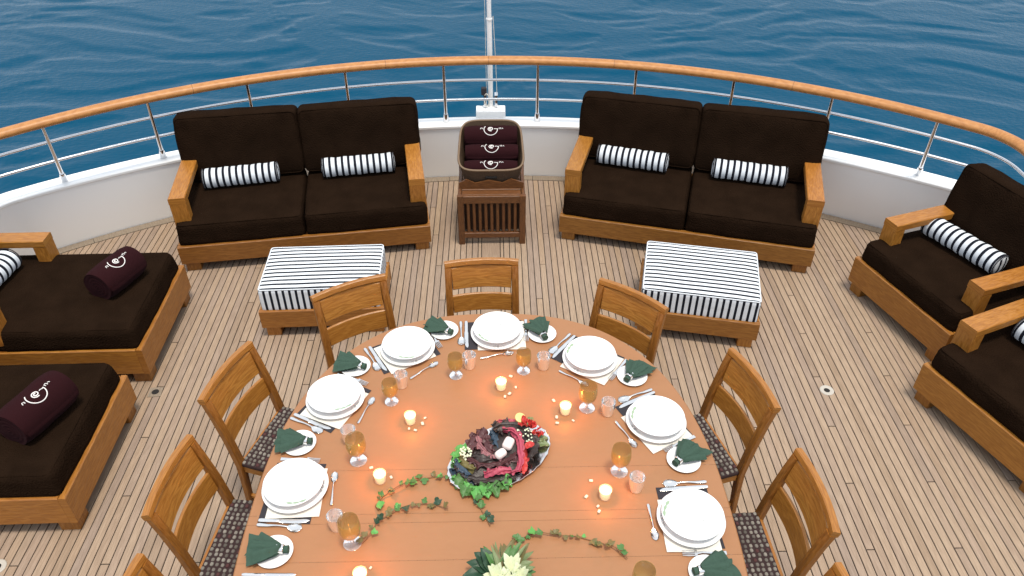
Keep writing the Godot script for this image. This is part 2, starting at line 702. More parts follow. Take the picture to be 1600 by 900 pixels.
func plank_box(b: MB, x0: float, x1: float, zl: float, zr: float, z1: float) -> void:
	var c := 0.0015
	var T := [Vector3(x0 + c, 0, zl + c), Vector3(x1 - c, 0, zr + c), Vector3(x1 - c, 0, z1 - c), Vector3(x0 + c, 0, z1 - c)]
	var E := [Vector3(x0, -c, zl), Vector3(x1, -c, zr), Vector3(x1, -c, z1), Vector3(x0, -c, z1)]
	var ux := Vector3.BACK
	var uz := Vector3.RIGHT
	b.poly(T, Vector3.UP, ux, uz)
	for i in 4:
		var j := (i + 1) % 4
		var d: Vector3 = (E[j] - E[i]).normalized()
		var o := Vector3(d.z, 0, -d.x)
		b.poly([T[i], T[j], E[j], E[i]], (o + Vector3.UP).normalized(), ux, uz)
		b.poly([E[i], E[j], E[j] - Vector3(0, 0.012, 0), E[i] - Vector3(0, 0.012, 0)], o, ux, uz)

func build_bulwark() -> void:
	var t := thing("bulwark", "white curved bulwark wall enclosing the aft end of the deck", "wall")
	obj("gap_shade_panel", wall_surface([Vector2(0.0, -0.02), Vector2(0.0, 0.492)]), M.paint, t)
	obj("cap", wall_surface([Vector2(0.03, 0.492), Vector2(-0.006, 0.492), Vector2(-0.010, 0.497), Vector2(-0.010, 0.514), Vector2(-0.004, 0.520), Vector2(0.166, 0.520), Vector2(0.172, 0.514), Vector2(0.172, 0.49), Vector2(0.15, 0.49)]), M.paint, t)
	var hull := obj("hull", wall_surface([Vector2(0.16, 0.489), Vector2(0.16, -0.4), Vector2(0.05, -2.5), Vector2(-0.1, -4.7)]), M.hull)
	hull.set_meta("kind", "structure")

func build_railing() -> void:
	var t := thing("deck_railing", "curved safety railing with teak handrail on steel posts above the bulwark", "railing")
	var lo := full_path(6.285, -0.28, 3.885, 0.385, 0.9)
	var hi := full_path(5.40, -1.10, 3.76, 0.5, 0.9)
	var line := func(k: float) -> Array:
		var out := []
		for i in lo.size():
			var q: Vector2 = lo[i].lerp(hi[i], k)
			out.append(Vector3(q.x, lerpf(0.52, 1.115, k), q.y))
		return out
	var rail: Array = line.call(1.0)
	var P := []
	for i in rail.size():
		var tn: Vector3 = (rail[mini(i + 1, rail.size() - 1)] - rail[maxi(i - 1, 0)]).normalized()
		var sd := tn.cross(Vector3.UP)
		var row := PackedVector3Array()
		for j in 17:
			var a := TAU * j / 16
			row.append(rail[i] + sd * cos(a) * 0.052 + Vector3.UP * sin(a) * 0.036)
		P.append(row)
	var b := MB.new()
	b.grid(P, true, true, Vector2(18, 0.2))
	obj("handrail", b, M.teak_rail, t)
	for x in [-2.35, -0.9, 0.0, 1.05, 2.5]:
		var best := 0
		for i in rail.size():
			if absf(rail[i].x - x) < absf(rail[best].x - x) and rail[i].z < -4.0:
				best = i
		var jb := MB.new()
		var tn: Vector3 = (rail[best + 1] - rail[best - 1]).normalized()
		var sd := tn.cross(Vector3.UP)
		var R := []
		for e in [-0.0015, 0.0015]:
			var row := PackedVector3Array()
			for j in 25:
				var a := TAU * j / 24
				row.append(rail[best] + tn * e + sd * cos(a) * 0.0525 + Vector3.UP * sin(a) * 0.0365)
			R.append(row)
		jb.grid(R, true, true)
		obj("scarf_joint", jb, M.teak_dark, t)
	for k in [0.37, 0.69]:
		var rb := MB.new()
		rb.tube(line.call(k), [0.0115], 14)
		obj("rod", rb, M.rod, t)
	# posts
	for x in [-3.313, -2.687, -1.989, -1.221, -0.393, 0.425, 1.259, 2.035, 2.737, 3.379]:
		var f := 0.0
		for i in hi.size() - 1:
			if hi[i].x <= x and hi[i + 1].x > x:
				f = i + (x - hi[i].x) / (hi[i + 1].x - hi[i].x)
		post(t, lo, hi, f)
	for z in [-4.2, -3.4]:
		for s in [-1, 1]:
			var f := 0.0
			for i in range(60, hi.size() - 1):
				if hi[i].y <= z and hi[i + 1].y > z:
					f = i + (z - hi[i].y) / (hi[i + 1].y - hi[i].y)
			post(t, lo, hi, f if s > 0 else hi.size() - 1 - f)

func post(t: Node3D, lo: Array, hi: Array, f: float) -> void:
	var i := int(f)
	var a: Vector2 = lo[i].lerp(lo[i + 1], f - i)
	var c: Vector2 = hi[i].lerp(hi[i + 1], f - i)
	var A := Vector3(a.x, 0.521, a.y)
	var C := Vector3(c.x, 1.095, c.y)
	var b := MB.new()
	b.tube([A.lerp(C, 0.12), A.lerp(C, 0.5), C], [0.0165, 0.015, 0.014], 12)
	var o := obj("post", b, M.chrome, t)
	var s := MB.new()
	s.tube([A, A.lerp(C, 0.03), A.lerp(C, 0.13), A.lerp(C, 0.145)], [0.03, 0.027, 0.023, 0.018], 14)
	obj("socket", s, M.chrome, o)

func build_flagstaff() -> void:
	var t := thing("flagstaff", "tall white flagstaff standing on a bracket outside the aft railing", "flagstaff", Vector3(0.008, 0.0, -6.74))
	var b := MB.new()
	b.lathe([Vector2(0.0, 0.44), Vector2(0.024, 0.44), Vector2(0.024, 1.38), Vector2(0.028, 1.385), Vector2(0.028, 1.40), Vector2(0.0200, 1.405), Vector2(0.0185, 3.4), Vector2(0.0, 3.41)], 20)
	obj("pole", b, M.paint, t)
	var k := MB.new()
	k.rbox(Vector3(0.27, 0.11, 0.14), 0.008, 1, Transform3D(Basis(), Vector3(0, 0.525, 0.05)))
	obj("bracket_block", k, M.paint, t)
	for s in [-1, 1]:
		var c := MB.new()
		c.bar([Vector3(0.052 * s, 0.59, 0.0), Vector3(0.052 * s, 0.70, 0.0)], Vector3.FORWARD, 0.03, 0.08, 0.006)
		obj("clamp_plate", c, M.chrome, t)
	var r := MB.new()
	var loop := []
	for i in 19:
		var a := TAU * i / 18.0
		loop.append(Vector3(-0.035 + cos(a) * 0.022, 0.66 + sin(a) * 0.06, 0.04 + 0.01 * sin(a * 2)))
	r.tube(loop, [0.004], 6, false)
	obj("rope_coil", r, M.linen, t)
	var h := MB.new()
	h.tube([Vector3(0.06, 0.68, 0.02), Vector3(0.052, 1.0, 0.022), Vector3(0.034, 1.42, 0.02)], [0.003], 6)
	h.tube([Vector3(-0.036, 0.68, 0.0), Vector3(-0.036, 2.4, 0.0)], [0.0025], 6)
	obj("halyard", h, M.linen, t)
	var q := MB.new()
	q.rbox(Vector3(0.05, 0.07, 0.05), 0.01, 1, Transform3D(Basis(), Vector3(-0.06, 0.73, 0.0)))
	obj("cleat_box", q, M.slate, t)

# ---------------------------------------------------------------- lounge furniture
func board(b: MB, a: Vector3, c: Vector3, up: Vector3, w: float, t: float, ch := 0.005, tone := 1.0) -> void:
	b.uvo = roll()
	var q := rng.randf_range(0.88, 1.10) * tone
	b.tint = Color(q, q * rng.randf_range(0.96, 1.04), q)
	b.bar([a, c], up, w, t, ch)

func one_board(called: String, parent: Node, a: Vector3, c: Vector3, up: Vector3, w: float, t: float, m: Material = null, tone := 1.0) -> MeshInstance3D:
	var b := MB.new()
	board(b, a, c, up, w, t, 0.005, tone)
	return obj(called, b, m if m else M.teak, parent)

func cushion(size: Vector3, r: float, puff: float, sd: int, k := 12, taper := 0.0) -> MB:
	var f := FastNoiseLite.new()
	f.seed = sd; f.frequency = 2.6
	var h := size / 2
	var b := MB.new()
	var disp := func(o: Vector3, nn: Vector3) -> Vector3:
		var ex := 1.0 - pow(absf(o.x / h.x), 3.0)
		var ey := 1.0 - pow(absf(o.y / h.y), 3.0)
		var ez := 1.0 - pow(absf(o.z / h.z), 3.0)
		var k3 := maxf(ex * ey, maxf(ey * ez, ex * ez))
		var tp := taper * (o.y / h.y * 0.5 + 0.5)
		return Vector3(o.x * (1.0 - tp / h.x), o.y, o.z * (1.0 - tp / h.z)) + nn * (puff * k3 + 0.008 * f.get_noise_3dv(o * 1.6) + 0.003 * f.get_noise_3dv(o * 5.0))
	b.rbox(size, r, k, Transform3D.IDENTITY, disp)
	b.smooth()
	return b

func piping(size: Vector3, r: float, y: float) -> MB:   # welt round the edge of a cushion
	var b := MB.new()
	var path := []
	var hx := size.x / 2 - r * 0.25
	var hz := size.z / 2 - r * 0.25
	var rr := r * 0.9
	for q in 4:
		var cx: float = (hx - rr) * [1, -1, -1, 1][q]
		var cz: float = (hz - rr) * [1, 1, -1, -1][q]
		for i in 6:
			var a := PI / 2 * (q + i / 5.0)
			path.append(Vector3(cx + cos(a) * rr, y, cz + sin(a) * rr))
	path.append(path[0])
	b.tube(path, [0.0045], 6, false)
	return b

# W width, D depth, seats; arms start arm_z in front of centre; base boards y0..y1, cushion up to yc
func lounge(called: String, label: String, category: String, at: Vector3, turn: float, W: float, D: float, seats: int, arm_front: float, y0: float, y1: float, yc: float, group: String) -> Node3D:
	var t := thing(called, label, category, at, turn, group)
	var hw := W / 2
	var hd := D / 2
	var ym := (y0 + y1) / 2
	var bh := y1 - y0
	one_board("front_board", t, Vector3(-hw, ym, hd - 0.02), Vector3(hw, ym, hd - 0.02), Vector3.UP, 0.04, bh, null, 0.64 if seats == 2 else 0.92)  # sofa front tone carries painted shade: same teak, darkened where it faces forward
	one_board("back_board", t, Vector3(-hw, ym, -hd + 0.02), Vector3(hw, ym, -hd + 0.02), Vector3.UP, 0.04, bh)
	for s in [-1, 1]:
		one_board("side_board", t, Vector3((hw - 0.02) * s, ym, -hd + 0.041), Vector3((hw - 0.02) * s, ym, hd - 0.041), Vector3.UP, 0.04, bh)
		for e in [-1, 1]:
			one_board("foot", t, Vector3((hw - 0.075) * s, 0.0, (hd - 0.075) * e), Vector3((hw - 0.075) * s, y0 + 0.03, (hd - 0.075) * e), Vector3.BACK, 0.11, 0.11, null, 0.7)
	one_board("deck_panel", t, Vector3(-hw + 0.041, y1 - 0.03, 0), Vector3(hw - 0.041, y1 - 0.03, 0), Vector3.UP, D - 0.082, 0.02, M.teak_dark)
	var ya := 0.62
	var back_z := -hd + 0.06
	for s in [-1, 1]:
		var x: float = (hw - 0.075) * s
		one_board("arm", t, Vector3(x, ya - 0.0275, arm_front), Vector3(x, ya - 0.0275, back_z), Vector3.UP, 0.125, 0.055)
		one_board("arm_post", t, Vector3(x, y1 - 0.02, arm_front - 0.045), Vector3(x, ya - 0.056, arm_front - 0.045), Vector3.BACK, 0.124, 0.09)
		one_board("arm_post", t, Vector3(x, y1 - 0.02, back_z + 0.05), Vector3(x, ya - 0.056, back_z + 0.05), Vector3.BACK, 0.10, 0.07)
		one_board("back_post", t, Vector3((hw - 0.05) * s, y1 - 0.02, back_z), Vector3((hw - 0.05) * s, 0.86, back_z - 0.03), Vector3.BACK, 0.06, 0.045)
	for y in [0.52, 0.66, 0.80]:
		one_board("back_slat", t, Vector3(-hw + 0.08, y, back_z - 0.02), Vector3(hw - 0.08, y, back_z - 0.02), Vector3.UP, 0.02, 0.09)
	var sw := (W - 0.02) / seats
	var th := yc - y1 + 0.015
	var mlen := D - 0.16
	for i in seats:
		var x := -hw + 0.01 + sw * (i + 0.5)
		var sz := Vector3(sw - 0.006, th, mlen)
		var o := obj("seat_cushion" if D < 1.2 else "mattress", cushion(sz, 0.035, 0.010, 11 + i + int(W * 10), 12, 0.022 if D > 1.2 else 0.010), M.brown, t, Transform3D(Basis(), Vector3(x, yc - th / 2, hd - 0.022 - mlen / 2)))
		obj("piping", piping(sz - Vector3(0.044, 0, 0.044) if D > 1.2 else sz - Vector3(0.02, 0, 0.02), 0.035, th / 2 - 0.008), M.brown, o)
		obj("piping", piping(sz, 0.035, -th / 2 + 0.008), M.brown, o)
		var bs := Vector3(sw - 0.008, 0.535, 0.20)
		var bo := obj("back_cushion", cushion(bs, 0.038, 0.013, 31 + i + int(D * 10)), M.brown, t, Transform3D(Basis(Vector3.RIGHT, deg_to_rad(-10)), Vector3(x, 0.685, -hd + 0.175)))
		var pb := piping(Vector3(bs.x, bs.z, bs.y), 0.045, 0.094)
		obj("piping", pb, M.brown, bo, Transform3D(Basis(Vector3.RIGHT, PI / 2), Vector3.ZERO))
	return t

func bolster(label: String, at: Vector3, turn: float, tip := 0.0) -> void:
	var L := 0.60
	var r := 0.083
	var b := MB.new()
	var f := FastNoiseLite.new()
	f.seed = int(at.x * 97) + 5; f.frequency = 3.0
	var prof := [Vector2(0, -L / 2 - 0.004), Vector2(0.03, -L / 2 - 0.004), Vector2(r * 0.6, -L / 2 - 0.001), Vector2(r - 0.014, -L / 2 + 0.003), Vector2(r - 0.003, -L / 2 + 0.013)]
	for i in 15:
		prof.append(Vector2(r + 0.003 * sin(i * 1.9), lerpf(-L / 2 + 0.03, L / 2 - 0.03, i / 14.0)))
	for i in range(4, -1, -1):
		prof.append(Vector2(prof[i].x, -prof[i].y))
	b.lathe(prof, 28)
	for i in b.v.size():
		var p := b.v[i]
		var rad := Vector2(p.x, p.z).length()
		var ends := absf(p.y) > L / 2 - 0.006
		b.uv[i] = Vector2((p.x if ends else p.y) / 0.0515, 0.5)
		b.v[i] = Vector3(p.y, p.z * (1.0 - 0.08 * absf(p.z) / r) + 0.004 * f.get_noise_3dv(p * 2.0), p.x)
		b.n[i] = Vector3(b.n[i].y, b.n[i].z, b.n[i].x)
		if rad < 0:
			pass
	var t := thing("striped_bolster", label, "bolster cushion", at, turn, "striped bolsters on the lounge seats")
	obj("cover", b, M.stripe, t, Transform3D(Basis(Vector3.RIGHT, tip), Vector3.ZERO))
	for s in [-1, 1]:
		var w := MB.new()
		var ring := []
		for i in 25:
			var a := TAU * i / 24
			ring.append(Vector3(s * (L / 2 - 0.006), cos(a) * (r - 0.004), sin(a) * (r - 0.004)))
		w.tube(ring, [0.0035], 6, false)
		obj("welt", w, M.slate, t)

func facing(front_mid: Vector2, turn: float, D: float) -> Vector3:
	return Vector3(front_mid.x - sin(turn) * D / 2, 0, front_mid.y - cos(turn) * D / 2)

func build_lounges() -> void:
	var sl := deg_to_rad(8.0)
	var sr := deg_to_rad(-15.6)
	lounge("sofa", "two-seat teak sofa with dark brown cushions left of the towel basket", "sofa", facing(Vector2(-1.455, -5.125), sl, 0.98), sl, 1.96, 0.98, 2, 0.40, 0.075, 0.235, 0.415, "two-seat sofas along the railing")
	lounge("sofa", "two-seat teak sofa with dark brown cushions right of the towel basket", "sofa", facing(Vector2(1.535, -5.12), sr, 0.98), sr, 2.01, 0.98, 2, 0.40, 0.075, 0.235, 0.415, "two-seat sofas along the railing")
	var a1 := deg_to_rad(-71.4)
	var a2 := deg_to_rad(-68.0)
	lounge("armchair", "teak armchair with dark brown cushions nearest the right-hand railing corner", "armchair", facing(Vector2(2.885, -4.235), a1, 0.96), a1, 0.94, 0.96, 1, 0.33, 0.08, 0.295, 0.445, "armchairs along the right side")
	lounge("armchair", "teak armchair at the right edge of the deck, nearer than the corner armchair", "armchair", facing(Vector2(2.915, -3.09), a2, 0.96), a2, 0.94, 0.96, 1, 0.33, 0.08, 0.295, 0.445, "armchairs along the right side")
	var c := deg_to_rad(90.8)
	lounge("chaise_lounge", "teak chaise lounge with brown mattress beside the left-hand sofa", "chaise lounge", facing(Vector2(-2.255, -4.22), c, 1.5), c, 0.93, 1.5, 1, -0.10, 0.085, 0.295, 0.445, "chaise lounges along the left side")
	lounge("chaise_lounge", "teak chaise lounge at the lower left, nearer than the one by the sofa", "chaise lounge", facing(Vector2(-2.25, -3.065), c, 1.5), c, 0.93, 1.5, 1, -0.10, 0.085, 0.295, 0.445, "chaise lounges along the left side")
	bolster("striped bolster on the left seat of the left-hand sofa", Vector3(-2.04, 0.50, -5.65), deg_to_rad(11))
	bolster("striped bolster on the right seat of the left-hand sofa", Vector3(-1.10, 0.50, -5.80), deg_to_rad(9))
	bolster("striped bolster on the left seat of the right-hand sofa", Vector3(1.21, 0.50, -5.865), deg_to_rad(-18))
	bolster("striped bolster on the right seat of the right-hand sofa", Vector3(2.14, 0.50, -5.605), deg_to_rad(-16))
	bolster("striped bolster across the armchair in the railing corner", Vector3(3.38, 0.53, -4.50), deg_to_rad(-64))
	bolster("striped bolster at the right picture edge on the nearer armchair", Vector3(3.43, 0.53, -3.33), deg_to_rad(-66))
	bolster("striped bolster at the head of the chaise beside the left-hand sofa", Vector3(-3.37, 0.53, -4.18), deg_to_rad(84))
	towel("rolled maroon towel with white emblem on the chaise beside the left-hand sofa", Vector3(-2.525, 0.543, -4.265), deg_to_rad(69), 0.116, 0.345, 66.0)
	towel("rolled maroon towel with white emblem on the lower-left chaise", Vector3(-2.49, 0.545, -3.03), deg_to_rad(69), 0.120, 0.37, 66.0)

# spiral, bowl-shaped arc and small flanking strokes, as lists of 2D points
func emblem_strokes() -> Array:
	var out := []
	var sp := []
	for i in 40:
		var a := i / 39.0 * TAU * 1.7
		var r := 0.004 + 0.0165 * i / 39.0
		sp.append(Vector2(cos(a + 0.6) * r * 1.2, 0.016 + sin(a + 0.6) * r))
	out.append([sp, 0.0062])
	var arc := []
	for i in 28:
		var a := lerpf(deg_to_rad(140), deg_to_rad(365), i / 27.0)
		arc.append(Vector2(cos(a) * 0.055, 0.012 + sin(a) * 0.050))
	out.append([arc, 0.0058])
	for s in [-1, 1]:
		out.append([[Vector2(0.068 * s, 0.026), Vector2(0.070 * s, 0.012)], 0.004])
		out.append([[Vector2(0.072 * s, 0.024), Vector2(0.079 * s, 0.027), Vector2(0.083 * s, 0.020), Vector2(0.084 * s, 0.012)], 0.004])
	out.append([[Vector2(0.090, 0.023), Vector2(0.097, 0.022), Vector2(0.101, 0.016)], 0.004])
	out.append([[Vector2(0.026, 0.016), Vector2(0.036, 0.019), Vector2(0.046, 0.015), Vector2(0.056, 0.018)], 0.0045])
	return out

func towel(label: String, at: Vector3, turn: float, r: float, L: float, tip: float, group := "rolled towels", spin := 0.0) -> void:
	var t := thing("rolled_towel", label, "towel", at, turn, group)
	var f := FastNoiseLite.new()
	f.seed = int(at.z * 31); f.frequency = 4.0
	var b := MB.new()
	var rad := func(a: float, x: float) -> float:
		return r * (1.0 + 0.03 * sin(a * 2.0 + 0.7)) * (1.0 - 0.10 * pow(absf(x) / (L / 2), 6.0)) + 0.004 * f.get_noise_2d(a * 0.25, x)
	var P := []
	for i in 15:
		var x := lerpf(-L / 2, L / 2, i / 14.0)
		var row := PackedVector3Array()
		for j in 33:
			var a := TAU * (j % 32) / 32
			var q: float = rad.call(a, x)
			row.append(Vector3(x, maxf(sin(a) * q, -r * 0.86), cos(a) * q))
		P.append(row)
	b.grid(P, true, true, Vector2(L * 8, 4))
	if (b.n[7 * 33 + 8]).y < 0:
		b = MB.new()
		b.grid(P, true, false, Vector2(L * 8, 4))
	obj("cloth", b, M.towel, t)
	for s in [-1, 1]:   # rolled ends with the spiral of layers showing
		var e := MB.new()
		var R := []
		for i in 14:
			var row := PackedVector3Array()
			var k := 1.0 - i / 13.0
			for j in 33:
				var a := TAU * (j % 32) / 32
				var q: float = rad.call(a, L / 2) * k
				var groove := 0.006 * (0.5 - 0.5 * cos((k * 4.5 + a / TAU) * TAU))
				row.append(Vector3(s * (L / 2 + 0.006 * (1.0 - k) - groove * minf(1.0, (1.0 - k) * 6.0)), maxf(sin(a) * q, -r * 0.86), cos(a) * q))
			R.append(row)
		e.grid(R, true, s < 0)
		obj("rolled_end", e, M.towel, t)
	var fl := MB.new()   # the loose edge of the roll
	var F := []
	for i in 9:
		var x := lerpf(-L / 2 * 0.94, L / 2 * 0.94, i / 8.0)
		var row := PackedVector3Array()
		for j in 4:
			var a := deg_to_rad(tip - 62.0 - 8.0 * j)
			var q: float = rad.call(a, x) + [0.001, 0.006, 0.006, 0.0][j]
			row.append(Vector3(x, sin(a) * q, cos(a) * q))
		F.append(row)
	fl.grid(F, false, true)
	obj("loose_edge", fl, M.towel, t)
	var em := MB.new()
	for st in emblem_strokes():
		var pts := []
		var ns := []
		for q: Vector2 in st[0]:
			var q2 := q.rotated(spin)
			var a := deg_to_rad(tip) + (q2.y - 0.008) / r
			var rr: float = rad.call(a, q2.x) + 0.0025
			pts.append(Vector3(q2.x, sin(a) * rr, cos(a) * rr))
			ns.append(Vector3(0, sin(a), cos(a)))
		em.ribbon(pts, ns, st[1])
	obj("embroidered_emblem", em, M.thread, t)

func build_ottomans() -> void:
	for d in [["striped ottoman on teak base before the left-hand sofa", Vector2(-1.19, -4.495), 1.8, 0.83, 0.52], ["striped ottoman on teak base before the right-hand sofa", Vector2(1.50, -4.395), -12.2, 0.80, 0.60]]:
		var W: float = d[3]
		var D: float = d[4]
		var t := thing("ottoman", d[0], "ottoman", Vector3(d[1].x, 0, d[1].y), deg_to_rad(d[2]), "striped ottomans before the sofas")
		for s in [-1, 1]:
			one_board("base_board", t, Vector3(-W / 2 - 0.02, 0.155, s * (D / 2)), Vector3(W / 2 + 0.02, 0.155, s * (D / 2)), Vector3.UP, 0.035, 0.15, null, 0.74)  # shade of the front face put into the tint of these boards
			one_board("base_board", t, Vector3(s * W / 2, 0.155, -D / 2 + 0.018), Vector3(s * W / 2, 0.155, D / 2 - 0.018), Vector3.UP, 0.035, 0.149)
			for e in [-1, 1]:
				one_board("foot", t, Vector3((W / 2 - 0.05) * s, 0, (D / 2 - 0.045) * e), Vector3((W / 2 - 0.05) * s, 0.10, (D / 2 - 0.045) * e), Vector3.BACK, 0.10, 0.09)
		one_board("deck_panel", t, Vector3(-W / 2 + 0.02, 0.2, 0), Vector3(W / 2 - 0.02, 0.2, 0), Vector3.UP, D - 0.04, 0.02, M.teak_dark)
		var b := MB.new()
		var f := FastNoiseLite.new()
		f.seed = 4; f.frequency = 3.0
		var h := Vector3(W, 0.19, D) / 2
		var disp := func(o: Vector3, nn: Vector3) -> Vector3:
			var k := (1.0 - pow(absf(o.x / h.x), 4.0)) * (1.0 - pow(absf(o.z / h.z), 4.0))
			return o + nn * (0.010 * maxf(k, 0.0) * absf(nn.y) + 0.004 * f.get_noise_3dv(o * 2.0))
		b.rbox(Vector3(W, 0.19, D), 0.022, 10, Transform3D.IDENTITY, disp, 0.044)
		b.smooth()
		var o := obj("striped_cushion", b, M.stripe, t, Transform3D(Basis(), Vector3(0, 0.308, 0)))
		obj("piping", piping(Vector3(W, 0.19, D), 0.022, 0.094), M.stripe, o)

func build_stand_and_basket() -> void:
	var t := thing("slatted_stand", "dark teak slatted stand under the towel basket between the sofas", "side table", Vector3(0.012, 0, -5.60))
	var W := 0.55
	var D := 0.54
	for s in [-1, 1]:
		for e in [-1, 1]:
			one_board("post", t, Vector3((W / 2 - 0.025) * s, 0, (D / 2 - 0.02) * e), Vector3((W / 2 - 0.025) * s, 0.46, (D / 2 - 0.02) * e), Vector3.BACK, 0.05, 0.04, M.teak_dark)
	for e in [-1, 1]:
		for y in [[0.425, 0.07], [0.085, 0.05]]:
			one_board("rail", t, Vector3(-W / 2 + 0.05, y[0], (D / 2 - 0.02) * e), Vector3(W / 2 - 0.05, y[0], (D / 2 - 0.02) * e), Vector3.UP, 0.03, y[1], M.teak_dark)
			one_board("rail", t, Vector3((W / 2 - 0.02) * e, y[0], -D / 2 + 0.04), Vector3((W / 2 - 0.02) * e, y[0], D / 2 - 0.04), Vector3.UP, 0.03, y[1], M.teak_dark)
		for i in 9:
			var x := lerpf(-W / 2 + 0.085, W / 2 - 0.085, i / 8.0)
			one_board("slat", t, Vector3(x, 0.105, (D / 2 - 0.02) * e), Vector3(x, 0.395, (D / 2 - 0.02) * e), Vector3.BACK, 0.024, 0.016, M.teak_dark)
		for i in 7:
			var z := lerpf(-D / 2 + 0.08, D / 2 - 0.08, i / 6.0)
			one_board("slat", t, Vector3((W / 2 - 0.02) * e, 0.105, z), Vector3((W / 2 - 0.02) * e, 0.395, z), Vector3.RIGHT, 0.026, 0.016, M.teak_dark)
	for i in 6:
		var z := lerpf(-D / 2 + 0.06, D / 2 - 0.07, i / 5.0)
		one_board("top_slat", t, Vector3(-W / 2 + 0.04, 0.45, z), Vector3(W / 2 - 0.04, 0.45, z), Vector3.UP, 0.07, 0.016, M.teak_dark)
	one_board("gap_shade_panel", t, Vector3(-W / 2 + 0.05, 0.25, D / 2 - 0.12), Vector3(W / 2 - 0.05, 0.25, D / 2 - 0.12), Vector3.UP, 0.012, 0.36, M.slat_shade)  # dark sheet added behind the slats to paint the shade in the gaps
	# notched lip along the back of the top
	var lip := MB.new()
	var top := [Vector2(-0.26, 0.0), Vector2(-0.26, 0.05), Vector2(-0.20, 0.085), Vector2(-0.13, 0.05), Vector2(-0.02, 0.075), Vector2(0.09, 0.05), Vector2(0.16, 0.085), Vector2(0.26, 0.05), Vector2(0.26, 0.0)]
	for z in [-0.006, 0.006]:
		for i in range(1, top.size() - 2):
			lip.poly([Vector3(top[i].x, 0.459, z), Vector3(top[i].x, 0.459 + top[i].y, z), Vector3(top[i + 1].x, 0.459 + top[i + 1].y, z), Vector3(top[i + 1].x, 0.459, z)], Vector3(0, 0, signf(z)), Vector3.RIGHT, Vector3.UP)
	for i in range(0, top.size() - 1):
		var d: Vector2 = (top[i + 1] - top[i]).normalized()
		lip.poly([Vector3(top[i].x, 0.459 + top[i].y, -0.006), Vector3(top[i + 1].x, 0.459 + top[i + 1].y, -0.006), Vector3(top[i + 1].x, 0.459 + top[i + 1].y, 0.006), Vector3(top[i].x, 0.459 + top[i].y, 0.006)], Vector3(-d.y, d.x, 0), Vector3.RIGHT, Vector3.BACK)
	obj("notched_lip", lip, M.teak_dark, t, Transform3D(Basis(), Vector3(0, 0, 0.135)))

	# basket: rounded, high at the back, open towards the deck
	var k := thing("towel_basket", "dark brown rounded basket holding three rolled towels between the sofas", "basket", Vector3(0.012, 0.46, -5.70))
	var loop := func(u: float, a: float, inset: float) -> Vector3:
		var cx := cos(a)
		var sz := sin(a)
		var e := 0.42
		var x := signf(cx) * pow(absf(cx), e)
		var z := signf(sz) * pow(absf(sz), e)
		var wide := (0.225 + 0.052 * u) * (1.0 - 0.10 * (0.5 - z * 0.5))
		var rise := 0.155 + 0.215 * (0.5 - z * 0.5)
		return Vector3(x * (wide - inset), u * rise, z * (0.19 + 0.045 * u - inset))
	var ob := MB.new()
	ob.surf(10, 57, func(u, v): return loop.call(u, v * TAU, 0.0), true, false, Vector2(3, 6))
	var ib := MB.new()
	ib.surf(10, 57, func(u, v): return loop.call(u * 0.97 + 0.03, v * TAU, 0.014), true, true, Vector2(3, 6))
	var ri := MB.new()
	var rim := []
	for j in 57:
		rim.append((loop.call(1.0, TAU * (j % 56) / 56.0, 0.007) as Vector3))
	ri.tube(rim, [0.0095], 8, false)
	var bot := MB.new()
	var fl := []
	for j in 56:
		fl.append(loop.call(0.03, TAU * j / 56.0, 0.004))
	for q in fl.size():
		fl[q].y = 0.006
	bot.poly(fl, Vector3.UP, Vector3.RIGHT, Vector3.BACK)
	obj("outer_wall", ob, M.basket, k)
	obj("inner_wall", ib, M.basket, k)
	obj("rim", ri, M.basket_rim, k)
	obj("floor", bot, M.basket, k)
	var slot := MB.new()
	slot.rbox(Vector3(0.095, 0.018, 0.012), 0.005, 1, Transform3D(Basis(Vector3.RIGHT, 0.25), Vector3(0, 0.088, 0.2215)))
	obj("handle_slot", slot, M.caulk, k)
	towel("topmost rolled towel with emblem in the brown basket", Vector3(0.012, 0.735, -5.832), 0.0, 0.088, 0.43, 62.0, "rolled towels in the basket")
	towel("middle rolled towel with emblem in the brown basket", Vector3(0.018, 0.645, -5.712), 0.0, 0.074, 0.43, 66.0, "rolled towels in the basket")
	towel("lowest, front rolled towel with emblem in the brown basket", Vector3(0.010, 0.560, -5.590), 0.0, 0.078, 0.43, 66.0, "rolled towels in the basket")

